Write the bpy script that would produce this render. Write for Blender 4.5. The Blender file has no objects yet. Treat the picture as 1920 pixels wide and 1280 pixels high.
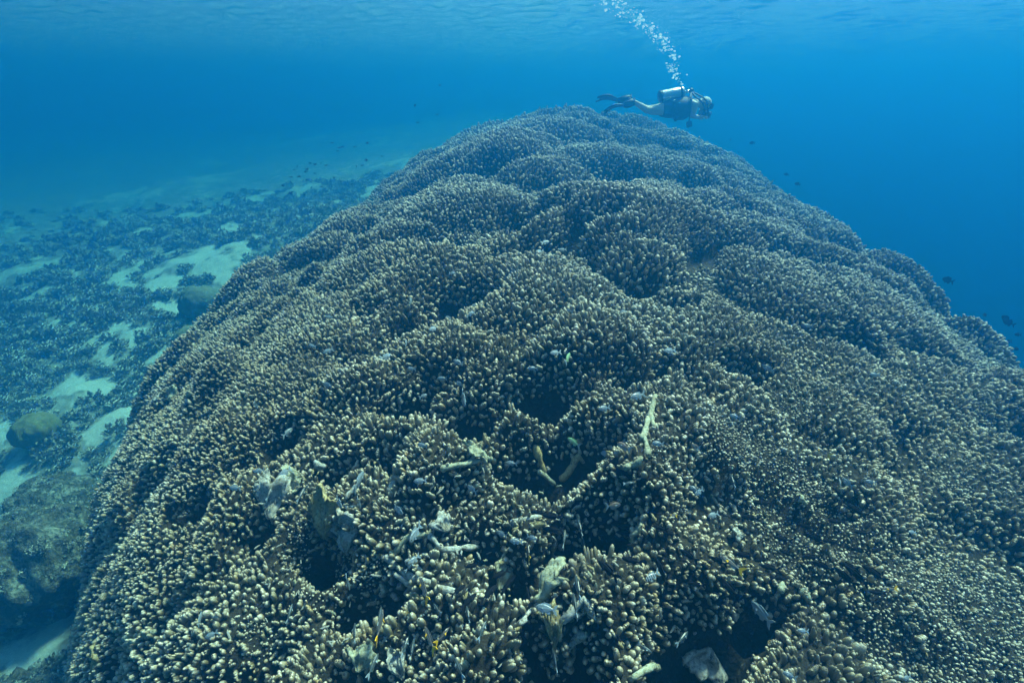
import bpy, bmesh, math, random
import numpy as np
from mathutils import Vector, Matrix, Euler

random.seed(7)
rng = np.random.default_rng(11)
S = bpy.context.scene
C = S.collection
R = math.radians

# ------------------------------------------------------------------ camera
F = 914.0
PITCH = 26.7
cam_d = bpy.data.cameras.new('camera')
cam = bpy.data.objects.new('camera', cam_d)
C.objects.link(cam)
cam.location = (0, 0, 0)
cam.rotation_euler = (R(90 - PITCH), 0, 0)
cam_d.sensor_width = 36
cam_d.lens = 36 * F / 1920
cam_d.clip_start = 0.05
cam_d.clip_end = 600
S.camera = cam

# ------------------------------------------------------------------ light
SUN_EL, SUN_AZ = 57.0, 40.0            # azimuth clockwise from +Y
world = bpy.data.worlds.new('World')
S.world = world
world.use_nodes = True
wn = world.node_tree
bg = wn.nodes['Background']
sky = wn.nodes.new('ShaderNodeTexSky')
sky.sky_type = 'NISHITA'
sky.sun_disc = False
sky.sun_elevation = R(SUN_EL)
sky.sun_rotation = R(SUN_AZ)
wn.links.new(sky.outputs[0], bg.inputs[0])
bg.inputs[1].default_value = 0.12

sun_d = bpy.data.lights.new('sun', 'SUN')
sun_d.energy = 5.0
sun_d.color = (1.0, 0.97, 0.76)
sun_d.angle = R(9)
sun = bpy.data.objects.new('sun', sun_d)
C.objects.link(sun)
sun.rotation_euler = (R(90 - SUN_EL), 0, R(180 - SUN_AZ))
sun.location = (20, 24, 40)

S.view_settings.view_transform = 'Standard'
S.view_settings.look = 'None'
S.view_settings.gamma = 1
S.view_settings.exposure = 1.72
S.view_settings.use_curve_mapping = False
S.cycles.use_denoising = True
S.cycles.max_bounces = 8
S.cycles.diffuse_bounces = 2
S.cycles.glossy_bounces = 2
S.cycles.transmission_bounces = 4
S.cycles.transparent_max_bounces = 8
S.cycles.volume_bounces = 3
S.cycles.use_adaptive_sampling = True
S.cycles.adaptive_threshold = 0.02

# ------------------------------------------------------------------ pixel -> ray (positions read off the photograph)
cp, sp = math.cos(R(PITCH)), math.sin(R(PITCH))
def ray(u, v):
    a, b = (u - 960) / F, (v - 640) / F
    return np.array([a, cp - b * sp, -sp - b * cp])
def at_y(u, v, Y):
    d = ray(u, v)
    return Vector(d * (Y / d[1]))

# ------------------------------------------------------------------ helpers
def tag(o, label=None, cat=None, group=None, kind=None):
    if label: o['label'] = label
    if cat: o['category'] = cat
    if group: o['group'] = group
    if kind: o['kind'] = kind
    return o
def link(name, me, parent=None, mat=None, smooth=True):
    o = bpy.data.objects.new(name, me)
    C.objects.link(o)
    if parent: o.parent = parent
    if mat and len(me.materials) == 0: me.materials.append(mat)
    if smooth and len(me.polygons):
        me.polygons.foreach_set('use_smooth', [True] * len(me.polygons))
    return o
def pymesh(name, V, Fc):
    me = bpy.data.meshes.new(name)
    me.from_pydata([tuple(map(float, v)) for v in V], [], [tuple(map(int, f)) for f in Fc])
    me.update()
    return me
def empty(name, loc):
    o = bpy.data.objects.new(name, None)
    C.objects.link(o)
    o.location = loc
    o.empty_display_size = 0.2
    return o
class Mat:
    def __init__(s, name):
        s.m = bpy.data.materials.new(name)
        s.m.use_nodes = True
        s.t = s.m.node_tree
        s.b = s.t.nodes['Principled BSDF']
    def n(s, kind, **kw):
        nd = s.t.nodes.new(kind)
        for k, v in kw.items():
            if hasattr(nd, k) and k not in nd.inputs: setattr(nd, k, v)
            else: nd.inputs[k].default_value = v
        return nd
    def l(s, a, b): s.t.links.new(a, b)
    def ramp(s, fac, stops, interp='LINEAR'):
        nd = s.t.nodes.new('ShaderNodeValToRGB')
        cr = nd.color_ramp
        cr.interpolation = interp
        while len(cr.elements) < len(stops): cr.elements.new(0.5)
        for e, (p, c) in zip(cr.elements, stops):
            e.position = p
            e.color = (c[0], c[1], c[2], 1) if not isinstance(c, float) else (c, c, c, 1)
        s.l(fac, nd.inputs[0])
        return nd.outputs[0]
    def mix(s, f, a, b, mode='MIX'):
        nd = s.t.nodes.new('ShaderNodeMix')
        nd.data_type = 'RGBA'
        nd.blend_type = mode
        for sock, val in ((nd.inputs[0], f), (nd.inputs[6], a), (nd.inputs[7], b)):
            if isinstance(val, bpy.types.NodeSocket): s.l(val, sock)
            elif isinstance(val, (int, float)): sock.default_value = val
            else: sock.default_value = (val[0], val[1], val[2], 1)
        return nd.outputs[2]
    def math(s, op, a, b=0.0):
        nd = s.t.nodes.new('ShaderNodeMath')
        nd.operation = op
        for sock, val in ((nd.inputs[0], a), (nd.inputs[1], b)):
            if isinstance(val, bpy.types.NodeSocket): s.l(val, sock)
            else: sock.default_value = val
        return nd.outputs[0]
    def bump(s, h, strength=0.5, dist=0.01):
        nd = s.n('ShaderNodeBump', Strength=strength, Distance=dist)
        s.l(h, nd.inputs['Height'])
        s.l(nd.outputs[0], s.b.inputs['Normal'])
    def col(s, c, rough=0.7, metal=0.0, spec=0.3):
        if isinstance(c, bpy.types.NodeSocket): s.l(c, s.b.inputs['Base Color'])
        else: s.b.inputs['Base Color'].default_value = (c[0], c[1], c[2], 1)
        s.b.inputs['Roughness'].default_value = rough
        s.b.inputs['Metallic'].default_value = metal
        s.b.inputs['Specular IOR Level'].default_value = spec
        return s.m
    def pos(s):
        return s.t.nodes.new('ShaderNodeNewGeometry').outputs['Position']
    def noise(s, scale, detail=3, rough=0.5, vec=None):
        nd = s.n('ShaderNodeTexNoise', Scale=scale, Detail=detail, Roughness=rough)
        s.l(vec if vec else s.pos(), nd.inputs['Vector'])
        return nd.outputs['Fac']
    def obj(s):
        return s.t.nodes.new('ShaderNodeTexCoord').outputs['Object']
    def rand(s):
        return s.t.nodes.new('ShaderNodeObjectInfo').outputs['Random']
    def attr(s, name):
        return s.n('ShaderNodeAttribute', attribute_name=name).outputs['Fac']
def plain(name, c, rough=0.6, metal=0.0, var=0.25, scale=30, spec=0.3):
    m = Mat(name)
    f = m.noise(scale, 4, vec=m.obj())
    d = [x * (1 - var) for x in c]
    b = [min(1, x * (1 + var)) for x in c]
    return m.col(m.ramp(f, [(0.3, d), (0.7, b)]), rough, metal, spec)

# ------------------------------------------------------------------ the coral mound as a height field
GX0, GX1, GY0, GY1, GS = -6.5, 9.5, -1.6, 19.0, 0.05
NX, NY = int((GX1 - GX0) / GS) + 1, int((GY1 - GY0) / GS) + 1
gx = GX0 + np.arange(NX) * GS
gy = GY0 + np.arange(NY) * GS
X, Y = np.meshgrid(gx, gy)              # [iy, ix]

def vnoise(x, y, seed=0):
    xi, yi = np.floor(x).astype(np.int64), np.floor(y).astype(np.int64)
    fx, fy = x - xi, y - yi
    fx, fy = fx * fx * (3 - 2 * fx), fy * fy * (3 - 2 * fy)
    def h(a, b):
        n = (a * 374761393 + b * 668265263 + seed * 974634777) & 0xffffffff
        n = ((n ^ (n >> 13)) * 1274126177) & 0xffffffff
        return ((n ^ (n >> 16)) & 0xffff) / 65535.0
    return (h(xi, yi) * (1 - fx) + h(xi + 1, yi) * fx) * (1 - fy) + (h(xi, yi + 1) * (1 - fx) + h(xi + 1, yi + 1) * fx) * fy
def fbm(x, y, oct=4, seed=0):
    s, a, t = 0, 1, 0
    for k in range(oct):
        s = s + a * vnoise(x * 2 ** k, y * 2 ** k, seed + k); t += a; a *= 0.5
    return s / t

def seabed_z(x, y):
    z = -5.75 + 0.2 * np.minimum(y, 14) - 0.10 * np.clip(-x - 4, 0, 14) + 0.05 * np.clip(y - 14, 0, 30)
    z = z - 0.75 * np.maximum(0, x - 2.0) ** 1.05
    z = np.maximum(z, -26)
    z = z + 0.45 * (fbm(x * 0.25, y * 0.25, 4, 5) - 0.5) * 2 + 0.12 * (fbm(x * 1.3, y * 1.3, 3, 9) - 0.5) * 2
    return z

def base_z(x, y):
    xc = np.interp(y, [0, 6, 12.5], [0.55, 0.7, 1.25])
    Rz = np.interp(y, [-2, 3, 6, 9, 12.2, 14, 19], [-1.0, -1.0, -1.0, -0.66, -0.17, -0.22, -1.3])
    dx = x - xc
    W = np.where(dx < 0, np.interp(y, [0, 2.2, 4, 5.5, 7, 9.5, 12, 15], [3.85, 4.5, 4.9, 4.75, 4.5, 4.35, 3.95, 3.2]),
                 np.interp(y, [0, 3, 5, 7, 9, 11, 14], [4.9, 4.9, 5.0, 5.1, 5.1, 4.7, 3.6]))
    dy = np.where(y < 6, (y - 6) / 6.6, np.maximum(0, (y - 10) / 8))
    rho = np.sqrt((dx / W) ** 2 + dy ** 2)
    wob = (fbm(x * 0.45 + 3, y * 0.45, 3, 21) - 0.5)
    rho = rho + 0.09 * wob
    return Rz - 1.35 * rho ** 2 - 1.2 * rho ** 10 + 0.30 * wob

H0 = base_z(X, Y)
relief = np.full_like(H0, -0.12)
WX = X + 0.34 * (fbm(X * 1.3, Y * 1.3, 3, 41) - .5) * 2
WY = Y + 0.34 * (fbm(X * 1.3 + 7, Y * 1.3 + 3, 3, 42) - .5) * 2
def add_lump(cx, cy, r, h, front=0.62):
    i0, i1 = max(0, int((cx - 1.3 * r - GX0) / GS)), min(NX, int((cx + 1.3 * r - GX0) / GS) + 2)
    j0, j1 = max(0, int((cy - 1.3 * r - GY0) / GS)), min(NY, int((cy + 1.3 * r - GY0) / GS) + 2)
    if i0 >= i1 or j0 >= j1: return
    x, y = WX[j0:j1, i0:i1], WY[j0:j1, i0:i1]
    ax = (x - cx) / r
    ay = (y - cy) / r
    ay = np.where(ay < 0, ay / front, ay / 1.15)
    ang = np.arctan2(ay, ax)
    rr = 1 + 0.10 * np.sin(3 * ang + cx * 7) + 0.07 * np.sin(5 * ang + cy * 9)
    d2 = (ax * ax + ay * ay) / rr ** 2
    z = h * np.sqrt(np.maximum(0, 1 - d2)) - 0.12
    sub = relief[j0:j1, i0:i1]
    np.maximum(sub, z, out=sub)
# dimples and lumps seen in the photograph (pixel, radius px)
def hit0(u, v, H):
    d = ray(u, v)
    ts = np.arange(1.0, 24, 0.02)
    px, py, pz = d[0] * ts, d[1] * ts, d[2] * ts
    ok = (px > GX0) & (px < GX1 - GS) & (py > GY0) & (py < GY1 - GS)
    hz = np.full_like(ts, -99.0)
    hz[ok] = H[((py[ok] - GY0) / GS).astype(int), ((px[ok] - GX0) / GS).astype(int)]
    k = np.argmax(pz < hz)
    if not (pz < hz).any(): return None
    return np.array([px[k], py[k], hz[k]]), ts[k]

LUMPS = [(1190, 430, 190, .5), (830, 400, 150, .4), (1000, 440, 90, .3), (930, 300, 150, .4), (720, 520, 140, .4),
         (1010, 560, 130, .45), (800, 650, 110, .5), (680, 740, 95, .5), (930, 680, 100, .45), (1150, 640, 130, .4),
         (1330, 640, 130, .45), (700, 810, 110, .5), (1000, 760, 110, .45), (1210, 980, 120, .5), (1180, 1120, 130, .45),
         (900, 1140, 110, .4), (1060, 1200, 110, .45), (740, 1010, 90, .45), (540, 1080, 150, .45), (330, 1000, 160, .5),
         (230, 900, 95, .5), (330, 730, 90, .5), (460, 760, 140, .45), (420, 880, 150, .45), (560, 640, 130, .4),
         (1600, 880, 130, .45), (1680, 1040, 110, .45), (1480, 1180, 140, .45), (1620, 700, 120, .4), (1500, 560, 130, .4),
         (1420, 420, 90, .35), (1560, 480, 100, .35), (1700, 590, 110, .4), (1790, 720, 120, .4), (1850, 900, 140, .4),
         (230, 1130, 150, .5), (300, 1240, 150, .4), (640, 1180, 140, .4), (1330, 330, 90, .35), (1150, 300, 100, .3),
         (1000, 250, 110, .3), (860, 520, 90, .35), (1440, 800, 120, .4), (1300, 800, 110, .4), (520, 900, 120, .4)]
for (u, v, rp, k) in LUMPS:
    q = hit0(u, v, H0)
    if q is None: continue
    p, t = q
    r = rp * t / F
    add_lump(p[0], p[1], r * 1.12, r * k * 0.9, 0.62)
for _ in range(1250):
    cx, cy = rng.uniform(-5.5, 8.5), -1 + 18 * rng.random() ** 1.25
    r = (0.10 + 0.26 * rng.random() ** 1.6) * (1 if cy < 5 else 1.4)
    add_lump(cx, cy, r, r * rng.uniform(0.5, 0.95) * (1 if cy < 4 else max(.5, 1 - .1 * (cy - 4))), rng.uniform(0.45, 0.75))
HOLES = [(830, 430, 48, .35), (700, 430, 22, .25), (1050, 478, 26, .25), (865, 565, 40, .38), (760, 755, 40, .42), (880, 768, 36, .4),
         (1000, 725, 50, .38), (1060, 850, 66, .45), (1120, 985, 44, .6), (600, 1040, 38, .4), (1195, 700, 30, .2), (1330, 1200, 62, .5),
         (1000, 395, 40, .3), (1110, 385, 40, .35), (1385, 690, 30, .35), (1530, 470, 40, .35), (1450, 470, 30, .3), (690, 1125, 36, .35),
         (960, 1060, 40, .35), (1040, 1255, 55, .4), (1000, 1190, 26, .25), (1590, 950, 26, .15), (850, 790, 25, .3),
         (520, 840, 30, .3), (1760, 650, 40, .3), (1610, 640, 36, .3), (1250, 680, 22, .2), (480, 990, 24, .25), (360, 960, 22, .22),
         (450, 870, 22, .2), (740, 850, 26, .28), (640, 880, 22, .22), 
         (930, 310, 34, .25), (1120, 320, 40, .25), (770, 610, 26, .25), (1290, 560, 22, .2), (150, 1010, 30, .35), (1440, 1130, 36, .35), (905, 1005, 30, .25)]
Hm = H0 + relief
hole = np.zeros_like(Hm)
for (u, v, rp, dep) in HOLES:
    q = hit0(u, v, Hm)
    if q is None: continue
    p, t = q
    r = 1.25 * rp * t / F
    wx_ = 0.55 * r * (fbm(X * 3 / max(r, .15) * .3, Y * 3 / max(r, .15) * .3, 3, int(u)) - .5) * 2
    d2 = ((X - p[0] + wx_) / (r * 1.35)) ** 2 + ((Y - p[1] - 0.1 * r + wx_ * .8) / (r * 0.8)) ** 2
    d2 = d2 * (1 + 1.1 * (fbm(X * 6, Y * 6, 3, 3) - 0.5))
    hole = np.maximum(hole, np.clip(1.25 - d2, 0, 1))
    Hm = Hm - dep * 0.95 * np.exp(-np.maximum(0, d2) ** 1.6)
fine = 0.05 * (fbm(X * 4, Y * 4, 3, 31) - 0.5)
SB = seabed_z(X, Y)
Hm = Hm + fine
on_mound = Hm > SB + 0.02
Hc = np.maximum(Hm, SB - 0.6)
# normals (slightly smoothed)
def blur(a, n):
    for _ in range(n):
        a = (a + np.roll(a, 1, 0) + np.roll(a, -1, 0) + np.roll(a, 1, 1) + np.roll(a, -1, 1)) / 5
    return a
Hs = blur(Hm, 3)
dHy, dHx = np.gradient(Hs, GS)
CV = blur(Hm, 34) - Hm               # > 0 in hollows
slope = np.sqrt(1 + dHx ** 2 + dHy ** 2)

def bil(A, x, y):
    fx, fy = (x - GX0) / GS, (y - GY0) / GS
    i, j = np.clip(fx.astype(int), 0, NX - 2), np.clip(fy.astype(int), 0, NY - 2)
    a, b = fx - i, fy - j
    return (A[j, i] * (1 - a) + A[j, i + 1] * a) * (1 - b) + (A[j + 1, i] * (1 - a) + A[j + 1, i + 1] * a) * b
def hit(u, v):
    q = hit0(u, v, Hc)
    if q is None: return Vector(ray(u, v) * 6), 6.0
    return Vector(q[0]), q[1]
def nrm(x, y):
    i, j = int((x - GX0) / GS), int((y - GY0) / GS)
    return Vector((-dHx[j, i], -dHy[j, i], 1)).normalized()

# ------------------------------------------------------------------ materials
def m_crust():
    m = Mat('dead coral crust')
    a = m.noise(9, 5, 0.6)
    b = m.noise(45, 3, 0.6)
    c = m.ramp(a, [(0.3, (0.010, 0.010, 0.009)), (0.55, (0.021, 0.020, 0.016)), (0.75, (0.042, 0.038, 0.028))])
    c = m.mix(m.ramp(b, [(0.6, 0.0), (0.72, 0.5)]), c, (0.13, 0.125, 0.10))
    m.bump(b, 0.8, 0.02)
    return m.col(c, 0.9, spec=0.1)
def m_finger():
    m = Mat('living finger coral')
    rnd = m.rand()
    tip = m.attr('tip')
    core = m.attr('core')
    big = m.noise(0.9, 2)
    sidec = m.ramp(rnd, [(0.0, (0.095, 0.084, 0.046)), (0.5, (0.125, 0.11, 0.064)), (1.0, (0.17, 0.12, 0.055))])
    tipc = m.ramp(rnd, [(0.0, (0.26, 0.235, 0.155)), (0.35, (0.36, 0.335, 0.235)), (0.85, (0.52, 0.50, 0.40)), (1.0, (0.34, 0.26, 0.12))])
    tipc = m.mix(m.ramp(big, [(0.4, 0.0), (0.62, 0.45)]), tipc, (0.27, 0.20, 0.10))
    c = m.mix(m.ramp(tip, [(0.35, 0.0), (0.8, 0.65), (1.0, 1.0)]), sidec, tipc)
    pat = m.noise(2.3, 4, 0.65)
    c = m.mix(m.ramp(pat, [(0.52, 0.0), (0.66, 0.75)]), c, (0.10, 0.085, 0.055))
    gry = m.noise(3.1, 3, 0.6, m.t.nodes.new('ShaderNodeNewGeometry').outputs['Position'])
    c = m.mix(m.ramp(gry, [(0.6, 0.0), (0.7, 0.5)]), c, (0.27, 0.28, 0.25))
    pol = m.n('ShaderNodeTexVoronoi', Scale=170.0)
    m.l(m.pos(), pol.inputs['Vector'])
    c = m.mix(m.ramp(pol.outputs['Distance'], [(0.1, 0.35), (0.5, 0.0)]), c, (0.05, 0.04, 0.02))
    r2 = m.math('FRACT', m.math('MULTIPLY', rnd, 17.31))
    ring = m.math('MULTIPLY', m.math('GREATER_THAN', r2, 0.72), m.ramp(core, [(0.3, 0.0), (0.5, 1.0)]))
    c = m.mix(ring, c, (0.06, 0.04, 0.025))
    m.bump(pol.outputs['Distance'], 0.35, 0.004)
    return m.col(c, 0.38, spec=0.5)
def m_rubble():
    m = Mat('pale coral rubble')
    rnd = m.rand()
    c = m.ramp(rnd, [(0.0, (0.14, 0.13, 0.1)), (0.5, (0.3, 0.29, 0.22)), (1.0, (0.46, 0.45, 0.36))])
    return m.col(c, 0.8, spec=0.15)
def m_dead(name, lo, mid, hi, sc=70):
    m = Mat(name)
    a = m.noise(sc, 4, 0.7, m.obj())
    b = m.noise(sc * 0.25, 3, 0.5, m.obj())
    c = m.ramp(a, [(0.34, lo), (0.46, mid), (0.7, hi)])
    c = m.mix(m.ramp(b, [(0.55, 0.0), (0.7, 0.5)]), c, (0.17, 0.13, 0.07))
    m.bump(a, 0.7, 0.006)
    return m.col(c, 0.85, spec=0.15)
MC, MF, MR = m_crust(), m_finger(), m_rubble()
M_PALE = m_dead('bleached coral skeleton', (0.035, 0.035, 0.03), (0.24, 0.25, 0.22), (0.46, 0.48, 0.44), 65)
M_YEL = m_dead('yellowed coral skeleton', (0.06, 0.05, 0.025), (0.26, 0.22, 0.11), (0.42, 0.37, 0.2), 80)
M_GRN = m_dead('pale green coral skeleton', (0.05, 0.05, 0.035), (0.24, 0.26, 0.18), (0.38, 0.40, 0.30), 70)
def m_seabed():
    m = Mat('sand with dark rubble')
    a = m.noise(0.5, 4, 0.55)
    b = m.noise(6, 5, 0.65)
    g = m.noise(60, 3)
    sand = m.ramp(g, [(0.3, (0.38, 0.42, 0.36)), (0.7, (0.5, 0.55, 0.48))])
    rub = m.ramp(b, [(0.3, (0.13, 0.13, 0.105)), (0.55, (0.27, 0.28, 0.23)), (0.72, (0.42, 0.45, 0.39))])
    f = m.math('ADD', m.math('MULTIPLY', b, 0.9), m.math('SUBTRACT', m.attr('sand'), 0.45))
    c = m.mix(m.ramp(f, [(0.6, 0.0), (0.95, 1.0)]), rub, sand)
    m.bump(b, 0.6, 0.05)
    return m.col(c, 0.95, spec=0.05)
def m_bush():
    m = Mat('soft coral bush')
    rnd = m.rand()
    c = m.ramp(rnd, [(0.0, (0.24, 0.23, 0.18)), (0.5, (0.36, 0.37, 0.30)), (0.85, (0.46, 0.46, 0.38)), (1.0, (0.55, 0.56, 0.48))])
    return m.col(c, 0.9, spec=0.05)
MSB, MBU = m_seabed(), m_bush()

# ------------------------------------------------------------------ seabed, water surface, haze
SAND = [(110, 1170, .95), (60, 1240, .7), (110, 920, .5), (170, 870, .5), (235, 790, .5), (265, 690, .55), (215, 720, .5), (150, 720, .5), (20, 900, .6), (55, 800, .45), (40, 525, 1.5), (130, 600, .7),
        (290, 430, .8), (210, 470, .6), (380, 400, 1.1), (480, 375, 1.5), (560, 355, 1.4), (330, 520, .6), (250, 600, .5), (200, 560, .5), (25, 570, .9), (420, 430, .8), (190, 830, .5), (130, 950, .45)]
def sand_cover(x, y):
    c = np.zeros_like(x)
    wx = x + 0.5 * (fbm(x * 1.1, y * 1.1, 3, 71) - 0.5) * 2
    wy = y + 0.5 * (fbm(x * 1.1 + 9, y * 1.1, 3, 72) - 0.5) * 2
    for (u, v, r) in SAND:
        d = ray(u, v)
        t = 5.0
        for _ in range(12):
            t = float(seabed_z(np.array([d[0] * t]), np.array([d[1] * t]))[0]) / d[2] * 0.6 + 0.4 * t
        c = np.maximum(c, 1.3 - np.sqrt((wx - d[0] * t) ** 2 + ((wy - d[1] * t) * 1.0) ** 2) / (r * (.75 if t < 9 else .55)))
    c = np.maximum(c, 0.9 * np.clip((fbm(x * 0.35 + 40, y * 0.5, 4, 73) - 0.66) * 9, 0, 1))
    return np.clip(c * 1.6 + 4.6 * (fbm(x * 2.7, y * 2.7, 5, 74) - 0.55), 0, 1)
def grid_mesh(name, xs, ys, zf):
    xx, yy = np.meshgrid(xs, ys)
    zz = zf(xx, yy)
    n, mm = len(xs), len(ys)
    V = np.stack([xx.ravel(), yy.ravel(), zz.ravel()], 1)
    j, i = np.meshgrid(np.arange(mm - 1), np.arange(n - 1), indexing='ij')
    a = (j * n + i).ravel()
    Fq = np.stack([a, a + 1, a + n + 1, a + n], 1)
    return np_mesh(name, V, Fq)
def np_mesh(name, V, Fq):
    me = bpy.data.meshes.new(name)
    k = Fq.shape[1]
    me.vertices.add(len(V)); me.vertices.foreach_set('co', V.astype(np.float32).ravel())
    me.loops.add(Fq.size); me.loops.foreach_set('vertex_index', Fq.astype(np.int32).ravel())
    me.polygons.add(len(Fq)); me.polygons.foreach_set('loop_start', (np.arange(len(Fq)) * k).astype(np.int32))
    me.update(calc_edges=True)
    return me
xs = np.concatenate([np.linspace(-60, -18, 50), np.linspace(-17.8, -1, 220), np.linspace(-.8, 12, 60), np.linspace(12.5, 60, 40)])
ys = np.concatenate([np.linspace(-25, -1, 20), np.linspace(-.8, 24, 300), np.linspace(24.5, 80, 50)])
sbm = grid_mesh('seabed', xs, ys, seabed_z)
xx_, yy_ = np.meshgrid(xs, ys)
at_ = sbm.attributes.new('sand', 'FLOAT', 'POINT')
at_.data.foreach_set('value', sand_cover(xx_.ravel(), yy_.ravel()).astype(np.float32))
tag(link('seabed', sbm, None, MSB), 'sand and rubble seabed falling away beside the coral mound', None, None, 'structure')

ZW = 2.15
def wave(x, y):
    z = 0 * x
    rr = random.Random(4)
    for k in range(26):
        a = rr.gauss(0.6, 0.8); L = rr.uniform(0.3, 1.2); ph = rr.uniform(0, 7)
        z = z + 0.010 * L * np.sin((x * math.cos(a) + y * math.sin(a)) * 2 * math.pi / L + ph)
    return ZW + z
xs = np.concatenate([np.linspace(-60, -26, 12), np.linspace(-25, 25, 420), np.linspace(26, 60, 12)])
ys = np.concatenate([np.linspace(-25, 5, 12), np.linspace(5.3, 40, 240), np.linspace(41, 80, 14)])
mw = Mat('rippled sea surface from below')
out = mw.t.nodes['Material Output']
fr = mw.n('ShaderNodeFresnel', IOR=1.33)
tr = mw.n('ShaderNodeBsdfTransparent', Color=(0.97, 0.99, 1, 1))
gl = mw.n('ShaderNodeBsdfGlossy', Roughness=0.03)
ms = mw.n('ShaderNodeMixShader')
mw.l(mw.math('MULTIPLY', fr.outputs[0], 0.84), ms.inputs[0]); mw.l(tr.outputs[0], ms.inputs[1]); mw.l(gl.outputs[0], ms.inputs[2])
mw.l(ms.outputs[0], out.inputs['Surface'])
tag(link('water_surface', grid_mesh('water_surface', xs, ys, wave), None, mw.m), 'rippled underside of the sea surface high above the reef', None, None, 'structure')

hz = Mat('blue sea water haze')
hz.t.nodes.remove(hz.b)
ad = hz.n('ShaderNodeAddShader')
for k, (dn_, col_, ab_, g_) in enumerate([(0.074, (0.001, 0.046, 0.155), (0, 0.19, 0.16), 0.2), (0.068, (0.016, 0.36, 0.84), (0, 0.19, 0.16), 0.85)]):
    pv = hz.n('ShaderNodeVolumePrincipled')
    pv.inputs['Color'].default_value = (*col_, 1)
    pv.inputs['Absorption Color'].default_value = (*ab_, 1)
    pv.inputs['Density'].default_value = dn_
    pv.inputs['Anisotropy'].default_value = g_
    hz.l(pv.outputs[0], ad.inputs[k])
hz.l(ad.outputs[0], hz.t.nodes['Material Output'].inputs['Volume'])
bm = bmesh.new()
bmesh.ops.create_cube(bm, size=1)
for v in bm.verts:
    v.co = (v.co.x * 126, v.co.y * 111 + 27.5, -29 if v.co.z < 0 else 1.82)
me = bpy.data.meshes.new('haze'); bm.to_mesh(me); bm.free()
tag(link('haze', me, None, hz.m, False), 'blue water haze filling the whole scene', None, None, 'stuff')

# ------------------------------------------------------------------ coral colony body
cells = on_mound | np.roll(on_mound, 1, 0) | np.roll(on_mound, -1, 0) | np.roll(on_mound, 1, 1) | np.roll(on_mound, -1, 1)
idx = np.arange(NX * NY).reshape(NY, NX)
q = np.stack([idx[:-1, :-1], idx[:-1, 1:], idx[1:, 1:], idx[1:, :-1]], -1)
keep = cells[:-1, :-1] & cells[1:, 1:] & cells[:-1, 1:] & cells[1:, :-1]
q = q[keep]
used, inv = np.unique(q.ravel(), return_inverse=True)
V = np.stack([X.ravel(), Y.ravel(), Hc.ravel()], 1)[used]
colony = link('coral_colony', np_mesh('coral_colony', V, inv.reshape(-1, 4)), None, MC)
tag(colony, 'huge domed mound of finger coral filling the middle of the view', 'coral')

# ------------------------------------------------------------------ finger meshes
def finger_mesh(name, lobes, h, segs=7, bulge=1.06, lean=0.0):
    """lobes: list of (x, radius); one or several fused columns with a domed top"""
    zs = [-0.35, 0.30, 0.72, 0.93]
    rs = [0.86, 0.98 * bulge, 0.98, 0.62]
    V, Fc, tip, core = [], [], [], []
    for (lx, lr, lh, ly) in lobes:
        o = len(V)
        a0 = random.uniform(0, 6)
        for z, r in zip(zs, rs):
            for k in range(segs):
                a = a0 + 2 * math.pi * k / segs
                w = 1 + random.uniform(-0.09, 0.09)
                V.append((lx + lr * r * w * math.cos(a) + lean * z, ly + lr * r * w * math.sin(a), z * h * lh))
                tip.append(max(0, z)); core.append(0.0)
        V.append((lx + lean, ly, h * lh * 1.01)); tip.append(1.0); core.append(1.0)
        for rI in range(3):
            for k in range(segs):
                k2 = (k + 1) % segs
                Fc.append((o + rI * segs + k, o + rI * segs + k2, o + (rI + 1) * segs + k2, o + (rI + 1) * segs + k))
        for k in range(segs):
            Fc.append((o + 3 * segs + k, o + 3 * segs + (k + 1) % segs, o + 4 * segs))
    me = pymesh(name, V, Fc)
    for nm, dat in (('tip', tip), ('core', core)):
        at = me.attributes.new(nm, 'FLOAT', 'POINT')
        at.data.foreach_set('value', dat)
    me.materials.append(MF)
    me.polygons.foreach_set('use_smooth', [True] * len(me.polygons))
    return me
# unit: radius ~1, scaled per finger
FM = [finger_mesh('coral_finger', [(0, 1.0, 1, 0)], 3.4),
      finger_mesh('coral_finger', [(0, 0.92, 1, 0)], 3.9, lean=0.35),
      finger_mesh('coral_finger', [(-0.45, 0.9, 1, 0), (0.5, 0.85, 0.94, 0.1)], 3.3, 6),
      finger_mesh('coral_finger', [(0, 1.12, 1, 0)], 2.9, bulge=1.0),
      finger_mesh('coral_finger', [(-0.8, 0.85, 0.95, 0), (0.1, 0.9, 1, 0.12), (0.95, 0.8, 0.9, -0.05)], 3.2, 6),
      finger_mesh('coral_finger', [(0, 0.8, 1, 0)], 3.8, lean=-0.25),
      finger_mesh('coral_finger', [(-0.5, 0.8, 1, 0), (0.45, 0.95, 0.85, 0.15)], 3.5, 6, lean=0.2)]
FM += [finger_mesh('coral_finger', [(-1.15, .7, .9, 0), (-.45, .75, 1, .1), (.3, .75, .97, -.1), (1.0, .7, .88, .05)], 3.3, 6),
       finger_mesh('coral_finger', [(0, .85, .72, 0), (.75, .6, 1.05, .3), (-.6, .55, .95, -.3)], 3.6, 6, lean=.1)]
FP = [.24, .18, .12, .12, .06, .11, .06, .05, .06]

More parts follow.
